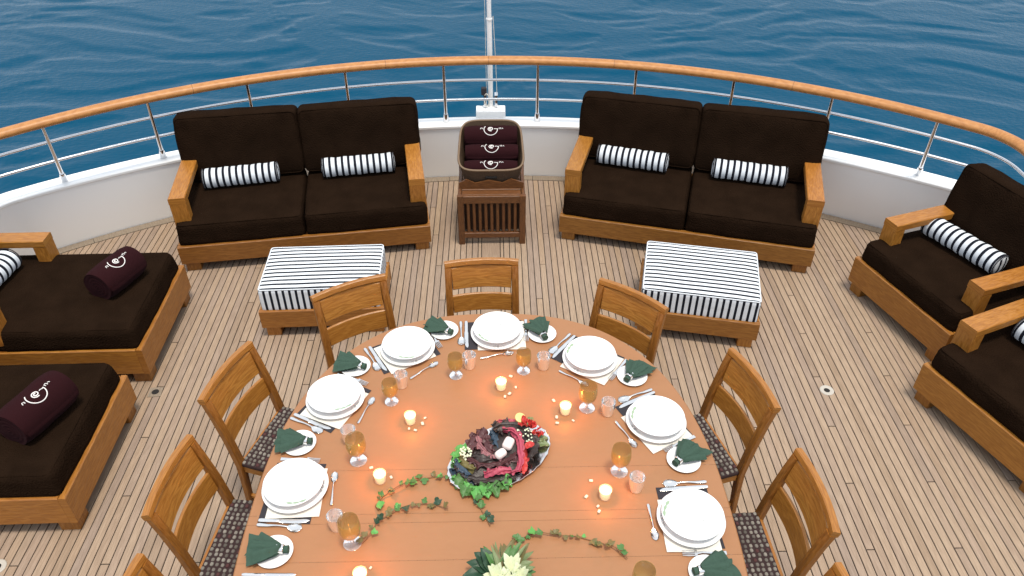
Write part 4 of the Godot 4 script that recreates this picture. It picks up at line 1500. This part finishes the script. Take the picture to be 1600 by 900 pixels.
func build_platter() -> void:
	var at := Vector3(0.055, TY, -2.445)
	var th := deg_to_rad(34)
	var t := thing("platter", "oval silver platter heaped with dark leaves in the middle of the table", "platter", at, th)
	var b := MB.new()
	var prof := [Vector2(0.0, 0.002), Vector2(0.70, 0.002), Vector2(0.78, 0.006), Vector2(0.98, 0.020), Vector2(1.0, 0.022), Vector2(0.985, 0.0235), Vector2(0.78, 0.0105), Vector2(0.70, 0.007), Vector2(0.0, 0.007)]
	var P := []
	for q: Vector2 in prof:
		var row := PackedVector3Array()
		for j in 65:
			var a := TAU * (j % 64) / 64
			var wob := 1.0 + (0.012 * cos(a * 24) if q.x > 0.9 else 0.0)
			row.append(Vector3(cos(a) * q.x * 0.275 * wob, q.y, sin(a) * q.x * 0.175 * wob))
		P.append(row)
	b.grid(P, true, false)
	obj("dish", b, M.silver, t)
	var r2 := RandomNumberGenerator.new()
	r2.seed = 99
	# dark bed under the leaves
	var bed := MB.new()
	bed.surf(12, 33, func(u, v):
		var a: float = v * TAU
		return Vector3(cos(a) * 0.215 * u, 0.010 + 0.040 * (1.0 - u * u) + 0.008 * sin(a * 5.0) * u, sin(a) * 0.135 * u - 0.01)
	, true, true)
	obj("leaf_bed", bed, M.leaf_black, t)
	# broad wavy leaves that sweep round the dish: path, half width, base height, arch, material
	var sweeps := [
		[[Vector2(0.060, -0.150), Vector2(0.100, -0.145), Vector2(0.150, -0.105), Vector2(0.175, -0.040), Vector2(0.169, 0.024), Vector2(0.142, 0.085), Vector2(0.095, 0.110)], 0.042, 0.050, 0.030, M.leaf_black],
		[[Vector2(0.050, -0.120), Vector2(0.090, -0.110), Vector2(0.120, -0.075)], 0.036, 0.062, 0.026, M.leaf_black],
		[[Vector2(0.085, -0.100), Vector2(0.120, -0.070), Vector2(0.128, -0.025), Vector2(0.112, 0.015), Vector2(0.075, 0.066), Vector2(0.040, 0.120), Vector2(0.000, 0.150), Vector2(-0.030, 0.140)], 0.017, 0.078, 0.016, M.leaf_pink],
		[[Vector2(0.118, 0.020), Vector2(0.085, 0.075), Vector2(0.050, 0.125), Vector2(0.015, 0.152)], 0.024, 0.062, 0.014, M.leaf_red],
		[[Vector2(-0.134, 0.065), Vector2(-0.089, 0.080), Vector2(-0.045, 0.100), Vector2(-0.020, 0.128)], 0.018, 0.068, 0.014, M.leaf_pink],
		[[Vector2(0.030, -0.170), Vector2(-0.015, -0.152), Vector2(-0.060, -0.140), Vector2(-0.107, -0.128)], 0.034, 0.045, 0.026, M.leaf_wine],
		[[Vector2(0.010, -0.120), Vector2(-0.030, -0.105), Vector2(-0.080, -0.100), Vector2(-0.120, -0.085)], 0.034, 0.055, 0.028, M.leaf_wine],
		[[Vector2(-0.040, -0.125), Vector2(-0.062, -0.075), Vector2(-0.063, -0.016), Vector2(-0.045, 0.025), Vector2(-0.010, 0.045)], 0.017, 0.078, 0.018, M.leaf_mauve],
		[[Vector2(-0.010, -0.110), Vector2(-0.030, -0.060), Vector2(-0.030, -0.010)], 0.026, 0.060, 0.020, M.leaf_wine],
		[[Vector2(-0.150, -0.062), Vector2(-0.130, -0.015), Vector2(-0.099, 0.030), Vector2(-0.046, 0.058), Vector2(0.021, 0.068), Vector2(0.060, 0.050)], 0.034, 0.055, 0.030, M.leaf_wine],
		[[Vector2(-0.115, -0.050), Vector2(-0.095, -0.010), Vector2(-0.060, 0.030)], 0.028, 0.068, 0.022, M.leaf_black],
		[[Vector2(-0.209, -0.061), Vector2(-0.208, 0.010), Vector2(-0.180, 0.060), Vector2(-0.131, 0.098), Vector2(-0.073, 0.132), Vector2(-0.010, 0.138)], 0.036, 0.036, 0.030, M.leaf_black],
		[[Vector2(-0.235, -0.070), Vector2(-0.245, -0.010), Vector2(-0.222, 0.040), Vector2(-0.190, 0.070)], 0.024, 0.030, 0.022, M.leaf_slate],
		[[Vector2(-0.192, -0.090), Vector2(-0.200, -0.033), Vector2(-0.190, 0.030)], 0.022, 0.050, 0.024, M.leaf_slate],
		[[Vector2(-0.165, -0.090), Vector2(-0.172, -0.040), Vector2(-0.155, 0.020)], 0.020, 0.058, 0.022, M.leaf_olive],
		[[Vector2(0.050, -0.140), Vector2(0.042, -0.100), Vector2(0.020, -0.050), Vector2(0.010, -0.020)], 0.024, 0.052, 0.022, M.leaf_slate],
		[[Vector2(0.100, -0.185), Vector2(0.130, -0.175), Vector2(0.170, -0.145), Vector2(0.190, -0.110)], 0.018, 0.036, 0.014, M.leaf_pink]]
	for i in sweeps.size():
		var q: Array = sweeps[i]
		var cv := Curve3D.new()
		for k in q[0].size():
			var tn: Vector2 = (q[0][mini(k + 1, q[0].size() - 1)] - q[0][maxi(k - 1, 0)]) / 6.0
			cv.add_point(Vector3(q[0][k].x, 0, q[0][k].y), Vector3(-tn.x, 0, -tn.y), Vector3(tn.x, 0, tn.y))
		var Lc := cv.get_baked_length()
		var hw: float = q[1]
		var sb := MB.new()
		sb.surf(44, 19, func(u, v):
			var p: Vector3 = cv.sample_baked(Lc * u)
			var p2: Vector3 = cv.sample_baked(minf(Lc * u + 0.004, Lc))
			var p1: Vector3 = cv.sample_baked(maxf(Lc * u - 0.004, 0.0))
			var sd := (p2 - p1).normalized().cross(Vector3.UP)
			var e: float = v * 2.0 - 1.0
			var w := hw * (0.35 + 0.65 * pow(sin(PI * clampf(u * 0.92 + 0.04, 0.0, 1.0)), 0.5)) * (1.0 + 0.12 * sin(u * Lc * 110.0 + i * 2.0 + e))
			var thick: bool = hw < 0.010
			var frill := pow(maxf(0.0, e * (1.0 if i % 2 else -1.0)), 1.5)
			var y: float = q[2] + q[3] * (1.0 - e * e) * (1.0 if thick else 0.65) - 0.010 * e * e + 0.003 * sin(u * Lc * 210.0 + i * 3.0 - e * 3.0) * absf(e)
			var side := 0.0
			if not thick:
				var fs := minf(1.0, hw / 0.036)
				frill *= fs
				y += frill * (0.026 + 0.012 * sin(u * Lc * 120.0 + i) + 0.006 * sin(u * Lc * 260.0 + i * 2.0))
				side = frill * (0.011 * sin(u * Lc * 150.0 + i * 1.7) + 0.006 * sin(u * Lc * 310.0 + i)) + 0.004 * sin(e * 9.0 + u * 11.0 + i)
				y += 0.004 * sin(e * 7.0 + u * Lc * 40.0 + i)
			return p + sd * (w * e * (1.0 - 0.35 * frill) + side) + Vector3(0, y - 0.02, 0)
		)
		obj("radicchio_leaf", sb, q[4], t)
	var put := func(called: String, x: float, z: float, y: float, head: float, tilt: float, L: float, W: float, curl: float, ruf: float, m: Material) -> void:
		var lb := leaf_blade(L, W, curl, 0.22, ruf, 0.0, x * 91.0 + z * 37.0, 13, 13)
		var bs := Basis(Vector3.UP, deg_to_rad(head)) * Basis(Vector3.RIGHT, deg_to_rad(-tilt))
		obj(called, lb, m, t, Transform3D(bs, Vector3(x, y, z)))
	# green leaves along the lower rim, at the left and at the right tip
	for q in [[-0.215, 0.020, -75, 0.060], [-0.215, 0.060, -55, 0.070], [-0.190, 0.090, -35, 0.075], [-0.160, 0.105, -15, 0.070], [-0.125, 0.115, -10, 0.075], [-0.095, 0.125, 15, 0.065], [-0.205, 0.075, -80, 0.055], [-0.140, 0.110, -60, 0.065], [-0.075, 0.130, 30, 0.05]]:
		put.call("lettuce_leaf", q[0], q[1], 0.030, q[2], 4.0, q[3], 0.062, -0.022, 0.007, M.leaf_bright if r2.randf() < 0.45 else M.leaf)
	for q in [[-0.120, -0.105, 215], [-0.145, -0.095, 235], [-0.155, -0.075, 255]]:
		put.call("lettuce_leaf", q[0], q[1], 0.034, q[2], 10.0, 0.062, 0.055, -0.016, 0.007, M.leaf_bright)
	for q in [[0.195, 0.030, 75], [0.185, 0.050, 50], [0.215, -0.080, 110]]:
		put.call("lettuce_leaf", q[0], q[1], 0.026, q[2], 10.0, 0.062, 0.045, -0.010, 0.003, M.leaf_grey)
	for i in 12:
		var u := i / 11.0
		var pp := Vector2(0.185, -0.080).lerp(Vector2(0.215, 0.015), u) + Vector2(0.022 * sin(u * PI), 0)
		put.call("pepper_curl", pp.x + r2.randf_range(-0.012, 0.012), pp.y, 0.050 + r2.randf_range(-0.008, 0.014), r2.randf_range(0, 360), r2.randf_range(10, 50), 0.042, 0.034, 0.014, 0.006, M.leaf_red)
	for i in 3:
		put.call("pepper_curl", 0.105 + i * 0.012, 0.062 + i * 0.008, 0.070, 60.0 + i * 50.0, 25.0, 0.034, 0.036, -0.012, 0.002, M.leaf_red)
	for q in [[0.051, 0.000, 0.033, 0.074, 0.6], [-0.018, 0.036, 0.028, 0.082, 0.1]]:
		var ob := MB.new()
		ob.rbox(Vector3(q[2] * 2.1, 0.036, q[2] * 1.5), 0.017, 3, Transform3D(Basis(Vector3.UP, q[4]) * Basis(Vector3.RIGHT, 0.25), Vector3(q[0], q[3], q[1])))
		ob.smooth()
		obj("onion_wedge", ob, M.onion, t)
	var le := MB.new()
	le.lathe([Vector2(0.0, -0.012), Vector2(0.018, -0.010), Vector2(0.0255, 0.0), Vector2(0.0265, 0.012), Vector2(0.025, 0.014), Vector2(0.0, 0.015)], 28, Transform3D(Basis(Vector3.RIGHT, 0.35), Vector3(0.196, 0.060, -0.108)))
	obj("lemon_half", le, M.lemon, t)
	var seeds := MB.new()
	for i in 22:
		var p := Vector3(r2.randf_range(0.13, 0.19), r2.randf_range(0.066, 0.074), r2.randf_range(-0.05, 0.06))
		seeds.rbox(Vector3(0.009, 0.004, 0.007), 0.0018, 1, Transform3D(Basis(Vector3.UP, r2.randf() * TAU), p))
	for i in 34:
		var p := Vector3(-0.140 + r2.randf_range(-0.025, 0.025), 0.066 + r2.randf_range(-0.01, 0.012), -0.075 + r2.randf_range(-0.03, 0.03))
		seeds.rbox(Vector3(0.011, 0.009, 0.010), 0.004, 1, Transform3D(Basis(Vector3.UP, r2.randf() * TAU), p))
	obj("sprinkled_florets", seeds, M.petal, t).set_meta("kind", "stuff")

func build_vines() -> void:
	var V := [
		["ivy strand curving left from the platter", [Vector2(-0.13, -2.315), Vector2(-0.170, -2.331), Vector2(-0.248, -2.338), Vector2(-0.307, -2.330), Vector2(-0.366, -2.310), Vector2(-0.422, -2.274), Vector2(-0.476, -2.233), Vector2(-0.511, -2.181), Vector2(-0.491, -2.153)], 0],
		["ivy strand running up from the lower left goblet", [Vector2(-0.546, -1.983), Vector2(-0.510, -2.030), Vector2(-0.490, -2.095), Vector2(-0.437, -2.135), Vector2(-0.383, -2.168), Vector2(-0.326, -2.180), Vector2(-0.283, -2.186), Vector2(-0.225, -2.175), Vector2(-0.180, -2.150)], 1],
		["short ivy sprig between platter and bouquet", [Vector2(-0.075, -2.235), Vector2(-0.060, -2.199), Vector2(-0.036, -2.160), Vector2(-0.016, -2.119), Vector2(0.010, -2.062)], 2],
		["ivy strand running right from the bouquet to the goblet", [Vector2(0.048, -1.900), Vector2(0.093, -1.955), Vector2(0.132, -1.990), Vector2(0.175, -2.012), Vector2(0.217, -2.022), Vector2(0.300, -2.003), Vector2(0.384, -2.001), Vector2(0.465, -1.977), Vector2(0.544, -1.938), Vector2(0.592, -1.884)], 3]]
	var r2 := RandomNumberGenerator.new()
	r2.seed = 55
	for q in V:
		var t := thing("ivy_vine", q[0], "vine", Vector3(q[1][0].x, TY, q[1][0].y), 0.0, "ivy laid on the table")
		var cv := Curve3D.new()
		for i in q[1].size():
			var tn: Vector2 = (q[1][mini(i + 1, q[1].size() - 1)] - q[1][maxi(i - 1, 0)]) / 6.0
			var p := Vector3(q[1][i].x - q[1][0].x, 0.006 + 0.008 * r2.randf() + 0.008 * sin(i * 1.7), q[1][i].y - q[1][0].y)
			cv.add_point(p, Vector3(-tn.x, 0, -tn.y), Vector3(tn.x, 0, tn.y))
		var path := []
		var L := cv.get_baked_length()
		for i in 40:
			path.append(cv.sample_baked(L * i / 39.0))
		for i in path.size():
			path[i].y = maxf(path[i].y, 0.004)
		var b := MB.new()
		b.tube(path, [0.0026], 6)
		obj("stem", b, M.stem, t)
		var n := int(L / 0.026)
		for i in n:
			var p: Vector3 = path[int(39.0 * (i + 0.5) / n)]
			var k := r2.randf()
			var m: Material = M.leaf_olive if k < 0.5 else (M.leaf if k < 0.75 else (M.leaf_bright if k < 0.9 else M.leaf_dark))
			var sz := r2.randf_range(0.020, 0.042)
			var lb := leaf_blade(sz, sz * 0.95, r2.randf_range(-0.012, 0.012), r2.randf_range(0.05, 0.25), 0.002, 0.30, i, 8, 7)
			var bs := Basis(Vector3.UP, r2.randf() * TAU) * Basis(Vector3.RIGHT, -r2.randf_range(0.0, 0.5))
			obj("leaf", lb, m, t, Transform3D(bs, p + Vector3(0, 0.004, 0)))

func build_bouquet() -> void:
	var t := thing("bouquet", "low bouquet of pale petals and green leaves at the bottom of the table", "bouquet", Vector3(0.055, TY, -1.80))
	var r2 := RandomNumberGenerator.new()
	r2.seed = 31
	var v := MB.new()
	v.lathe([Vector2(0.0, 0.0), Vector2(0.06, 0.0), Vector2(0.075, 0.03), Vector2(0.07, 0.055), Vector2(0.06, 0.06), Vector2(0.0, 0.05)], 28)
	obj("holder", v, M.leaf_dark, t)
	# broad dark leaves to the left: (heading, tilt, length, width)
	for q in [[-82, 18, 0.135, 0.075], [-108, 22, 0.125, 0.07], [-128, 34, 0.115, 0.075], [-60, 12, 0.13, 0.07], [-140, 48, 0.11, 0.07]]:
		var lb := leaf_blade(q[2], q[3], -0.035, 0.14, 0.002, 0.0, q[0], 12, 9)
		obj("leaf", lb, M.leaf_dark, t, Transform3D(Basis(Vector3.UP, deg_to_rad(q[0])) * Basis(Vector3.RIGHT, -deg_to_rad(q[1])), Vector3(-0.02, 0.05, -0.01)))
	for i in 13:
		var hd := 170.0 + r2.randf_range(-75, 75)
		var m: Material = [M.leaf_grey, M.leaf, M.leaf_olive][i % 3]
		var lb := leaf_blade(r2.randf_range(0.10, 0.135), r2.randf_range(0.035, 0.055), -0.05, 0.16, 0.002, 0.0, i, 11, 9)
		obj("leaf", lb, m, t, Transform3D(Basis(Vector3.UP, deg_to_rad(hd)) * Basis(Vector3.RIGHT, -r2.randf_range(0.35, 0.95)), Vector3(r2.randf_range(-0.02, 0.05), 0.05, r2.randf_range(-0.02, 0.02))))
	for q in [[75, 20], [95, 14], [60, 35], [110, 30]]:
		var lb := leaf_blade(0.11, 0.05, -0.035, 0.15, 0.002, 0.0, q[0], 11, 9)
		obj("leaf", lb, M.leaf if q[0] % 2 else M.leaf_grey, t, Transform3D(Basis(Vector3.UP, deg_to_rad(q[0])) * Basis(Vector3.RIGHT, -deg_to_rad(q[1])), Vector3(0.03, 0.05, 0)))
	for i in 10:   # long narrow blades with pale edges that stand up and arch over
		var hd := 175.0 + r2.randf_range(-40, 40)
		var lb := leaf_blade(r2.randf_range(0.105, 0.13), 0.024, -0.075, 0.2, 0.0005, 0.0, i, 12, 5)
		obj("blade", lb, M.leaf_grey if i % 3 else M.leaf_olive, t, Transform3D(Basis(Vector3.UP, deg_to_rad(hd)) * Basis(Vector3.RIGHT, -r2.randf_range(0.5, 1.1)), Vector3(r2.randf_range(-0.02, 0.03), 0.05, r2.randf_range(-0.01, 0.03))))
	for fl in [[Vector3(0.045, 0.085, 0.005), 165.0], [Vector3(-0.02, 0.08, 0.035), 195.0], [Vector3(0.075, 0.08, 0.05), 130.0], [Vector3(0.02, 0.08, 0.075), 180.0]]:
		for i in 8:
			var hd: float = fl[1] + (i - 3.5) * 38.0 + r2.randf_range(-9, 9)
			var lb := leaf_blade(r2.randf_range(0.060, 0.080), 0.036, 0.010, 0.16, 0.0008, 0.0, i, 9, 7)
			obj("petal", lb, M.petal, t, Transform3D(Basis(Vector3.UP, deg_to_rad(hd)) * Basis(Vector3.RIGHT, -r2.randf_range(0.55, 1.0)), fl[0]))

func build_candles() -> void:
	var where := ["nearest the far end of the table", "left of the platter, upper of the left candles", "right of the platter, nearest the far end", "left of the platter beside the ivy", "at the lower right near the tumbler", "at the bottom edge of the picture"]
	var pos := [Vector2(0.067, -2.914), Vector2(-0.391, -2.685), Vector2(0.392, -2.734), Vector2(-0.502, -2.322), Vector2(0.534, -2.209), Vector2(-0.526, -1.815)]
	var cup := MB.new()
	cup.lathe([Vector2(0.0, 0.0), Vector2(0.024, 0.0), Vector2(0.026, 0.003), Vector2(0.0300, 0.058), Vector2(0.0294, 0.0588), Vector2(0.0288, 0.058), Vector2(0.0252, 0.007), Vector2(0.0, 0.006)], 32)
	var cup_m := cup.mesh()
	var wax := MB.new()
	wax.lathe([Vector2(0.0, 0.0075), Vector2(0.0248, 0.0075), Vector2(0.0278, 0.050), Vector2(0.0265, 0.052), Vector2(0.012, 0.0505), Vector2(0.0, 0.050)], 28)
	var wax_m := wax.mesh()
	var fl := MB.new()
	fl.lathe([Vector2(0.0, 0.051), Vector2(0.0035, 0.055), Vector2(0.0042, 0.060), Vector2(0.0025, 0.068), Vector2(0.0, 0.076)], 12)
	var fl_m := fl.mesh()
	for i in 6:
		var t := thing("votive_candle", "lit votive candle in a glass cup " + where[i], "candle", Vector3(pos[i].x, TY + 0.0005, pos[i].y), 0.0, "votive candles")
		obj("glass_cup", cup_m, M.glass_thin, t)
		obj("candle_wax", wax_m, M.wax, t)
		obj("candle_flame", fl_m, M.flame, t)
		var l := OmniLight3D.new()
		l.name = "candle_light"
		l.light_color = Color(1.0, 0.55, 0.22)
		l.light_energy = 0.022
		l.light_size = 0.006
		l.omni_range = 8.0
		l.omni_attenuation = 2.0
		l.shadow_enabled = true
		l.position = Vector3(0, 0.082, 0)
		t.add_child(l)
	# small pale pebbles strewn round the candles
	var peb := [Vector2(-0.321, -2.710), Vector2(-0.331, -2.671), Vector2(-0.396, -2.640), Vector2(-0.364, -2.629), Vector2(0.119, -2.999), Vector2(0.110, -2.870), Vector2(0.144, -2.917), Vector2(0.086, -2.850), Vector2(0.346, -2.700), Vector2(0.428, -2.676), Vector2(0.346, -2.661), Vector2(0.338, -2.815), Vector2(0.480, -2.300), Vector2(0.449, -2.211), Vector2(0.497, -2.158), Vector2(0.499, -2.130), Vector2(-0.555, -2.398), Vector2(-0.455, -2.340), Vector2(-0.494, -1.869)]
	var near := [1, 1, 1, 1, 0, 0, 0, 0, 2, 2, 2, 2, 4, 4, 4, 4, 3, 3, 5]
	var short := ["nearest the far end", "above left of the platter", "above right of the platter", "beside the ivy", "at the lower right", "at the bottom edge"]
	var nth := ["first", "second", "third", "fourth"]
	var count := {}
	for i in peb.size():
		var b := MB.new()
		var s := rng.randf_range(0.010, 0.015)
		b.rbox(Vector3(s * 1.4, s * 0.7, s), s * 0.3, 1)
		b.smooth()
		var o := obj("pebble", b, M.pebble, self, Transform3D(Basis(Vector3.UP, rng.randf() * TAU), Vector3(peb[i].x, TY + s * 0.35 + 0.0003, peb[i].y)))
		var k: int = count.get(near[i], 0)
		count[near[i]] = k + 1
		tag(o, "%s pale pebble from the left by the candle %s" % [nth[k], short[near[i]]], "pebble", "pebbles strewn round the candles")

func build_fittings() -> void:
	var r := MB.new()
	r.lathe([Vector2(0.046, 0.0005), Vector2(0.044, 0.004), Vector2(0.040, 0.005), Vector2(0.022, 0.004), Vector2(0.019, 0.0005)], 32)
	for q in [["round pale deck drain in the planks right of the table", Vector2(2.22, -3.591)], ["round white deck fitting at the lower left corner of the picture", Vector2(-2.612, -2.395)]]:
		var t := thing("deck_drain", q[0], "drain", Vector3(q[1].x, 0.0005, q[1].y), 0.0, "round deck fittings")
		obj("flange", r, M.drain, t)
		var h := MB.new()
		h.lathe([Vector2(0.0205, 0.001), Vector2(0.0, 0.0012)], 24)
		obj("hole", h, M.caulk, t)
	var t2 := thing("square_deck_drain", "square steel deck drain in the planks by the lower-left chaise", "drain", Vector3(-2.21, 0.0005, -3.668), deg_to_rad(4))
	var b := MB.new()
	b.rbox(Vector3(0.085, 0.006, 0.085), 0.0025, 1, Transform3D(Basis(), Vector3(0, 0.001, 0)))
	obj("flange", b, M.margin, t2)
	var h2 := MB.new()
	h2.lathe([Vector2(0.024, 0.0042), Vector2(0.0, 0.0046)], 20)
	obj("hole", h2, M.caulk, t2)
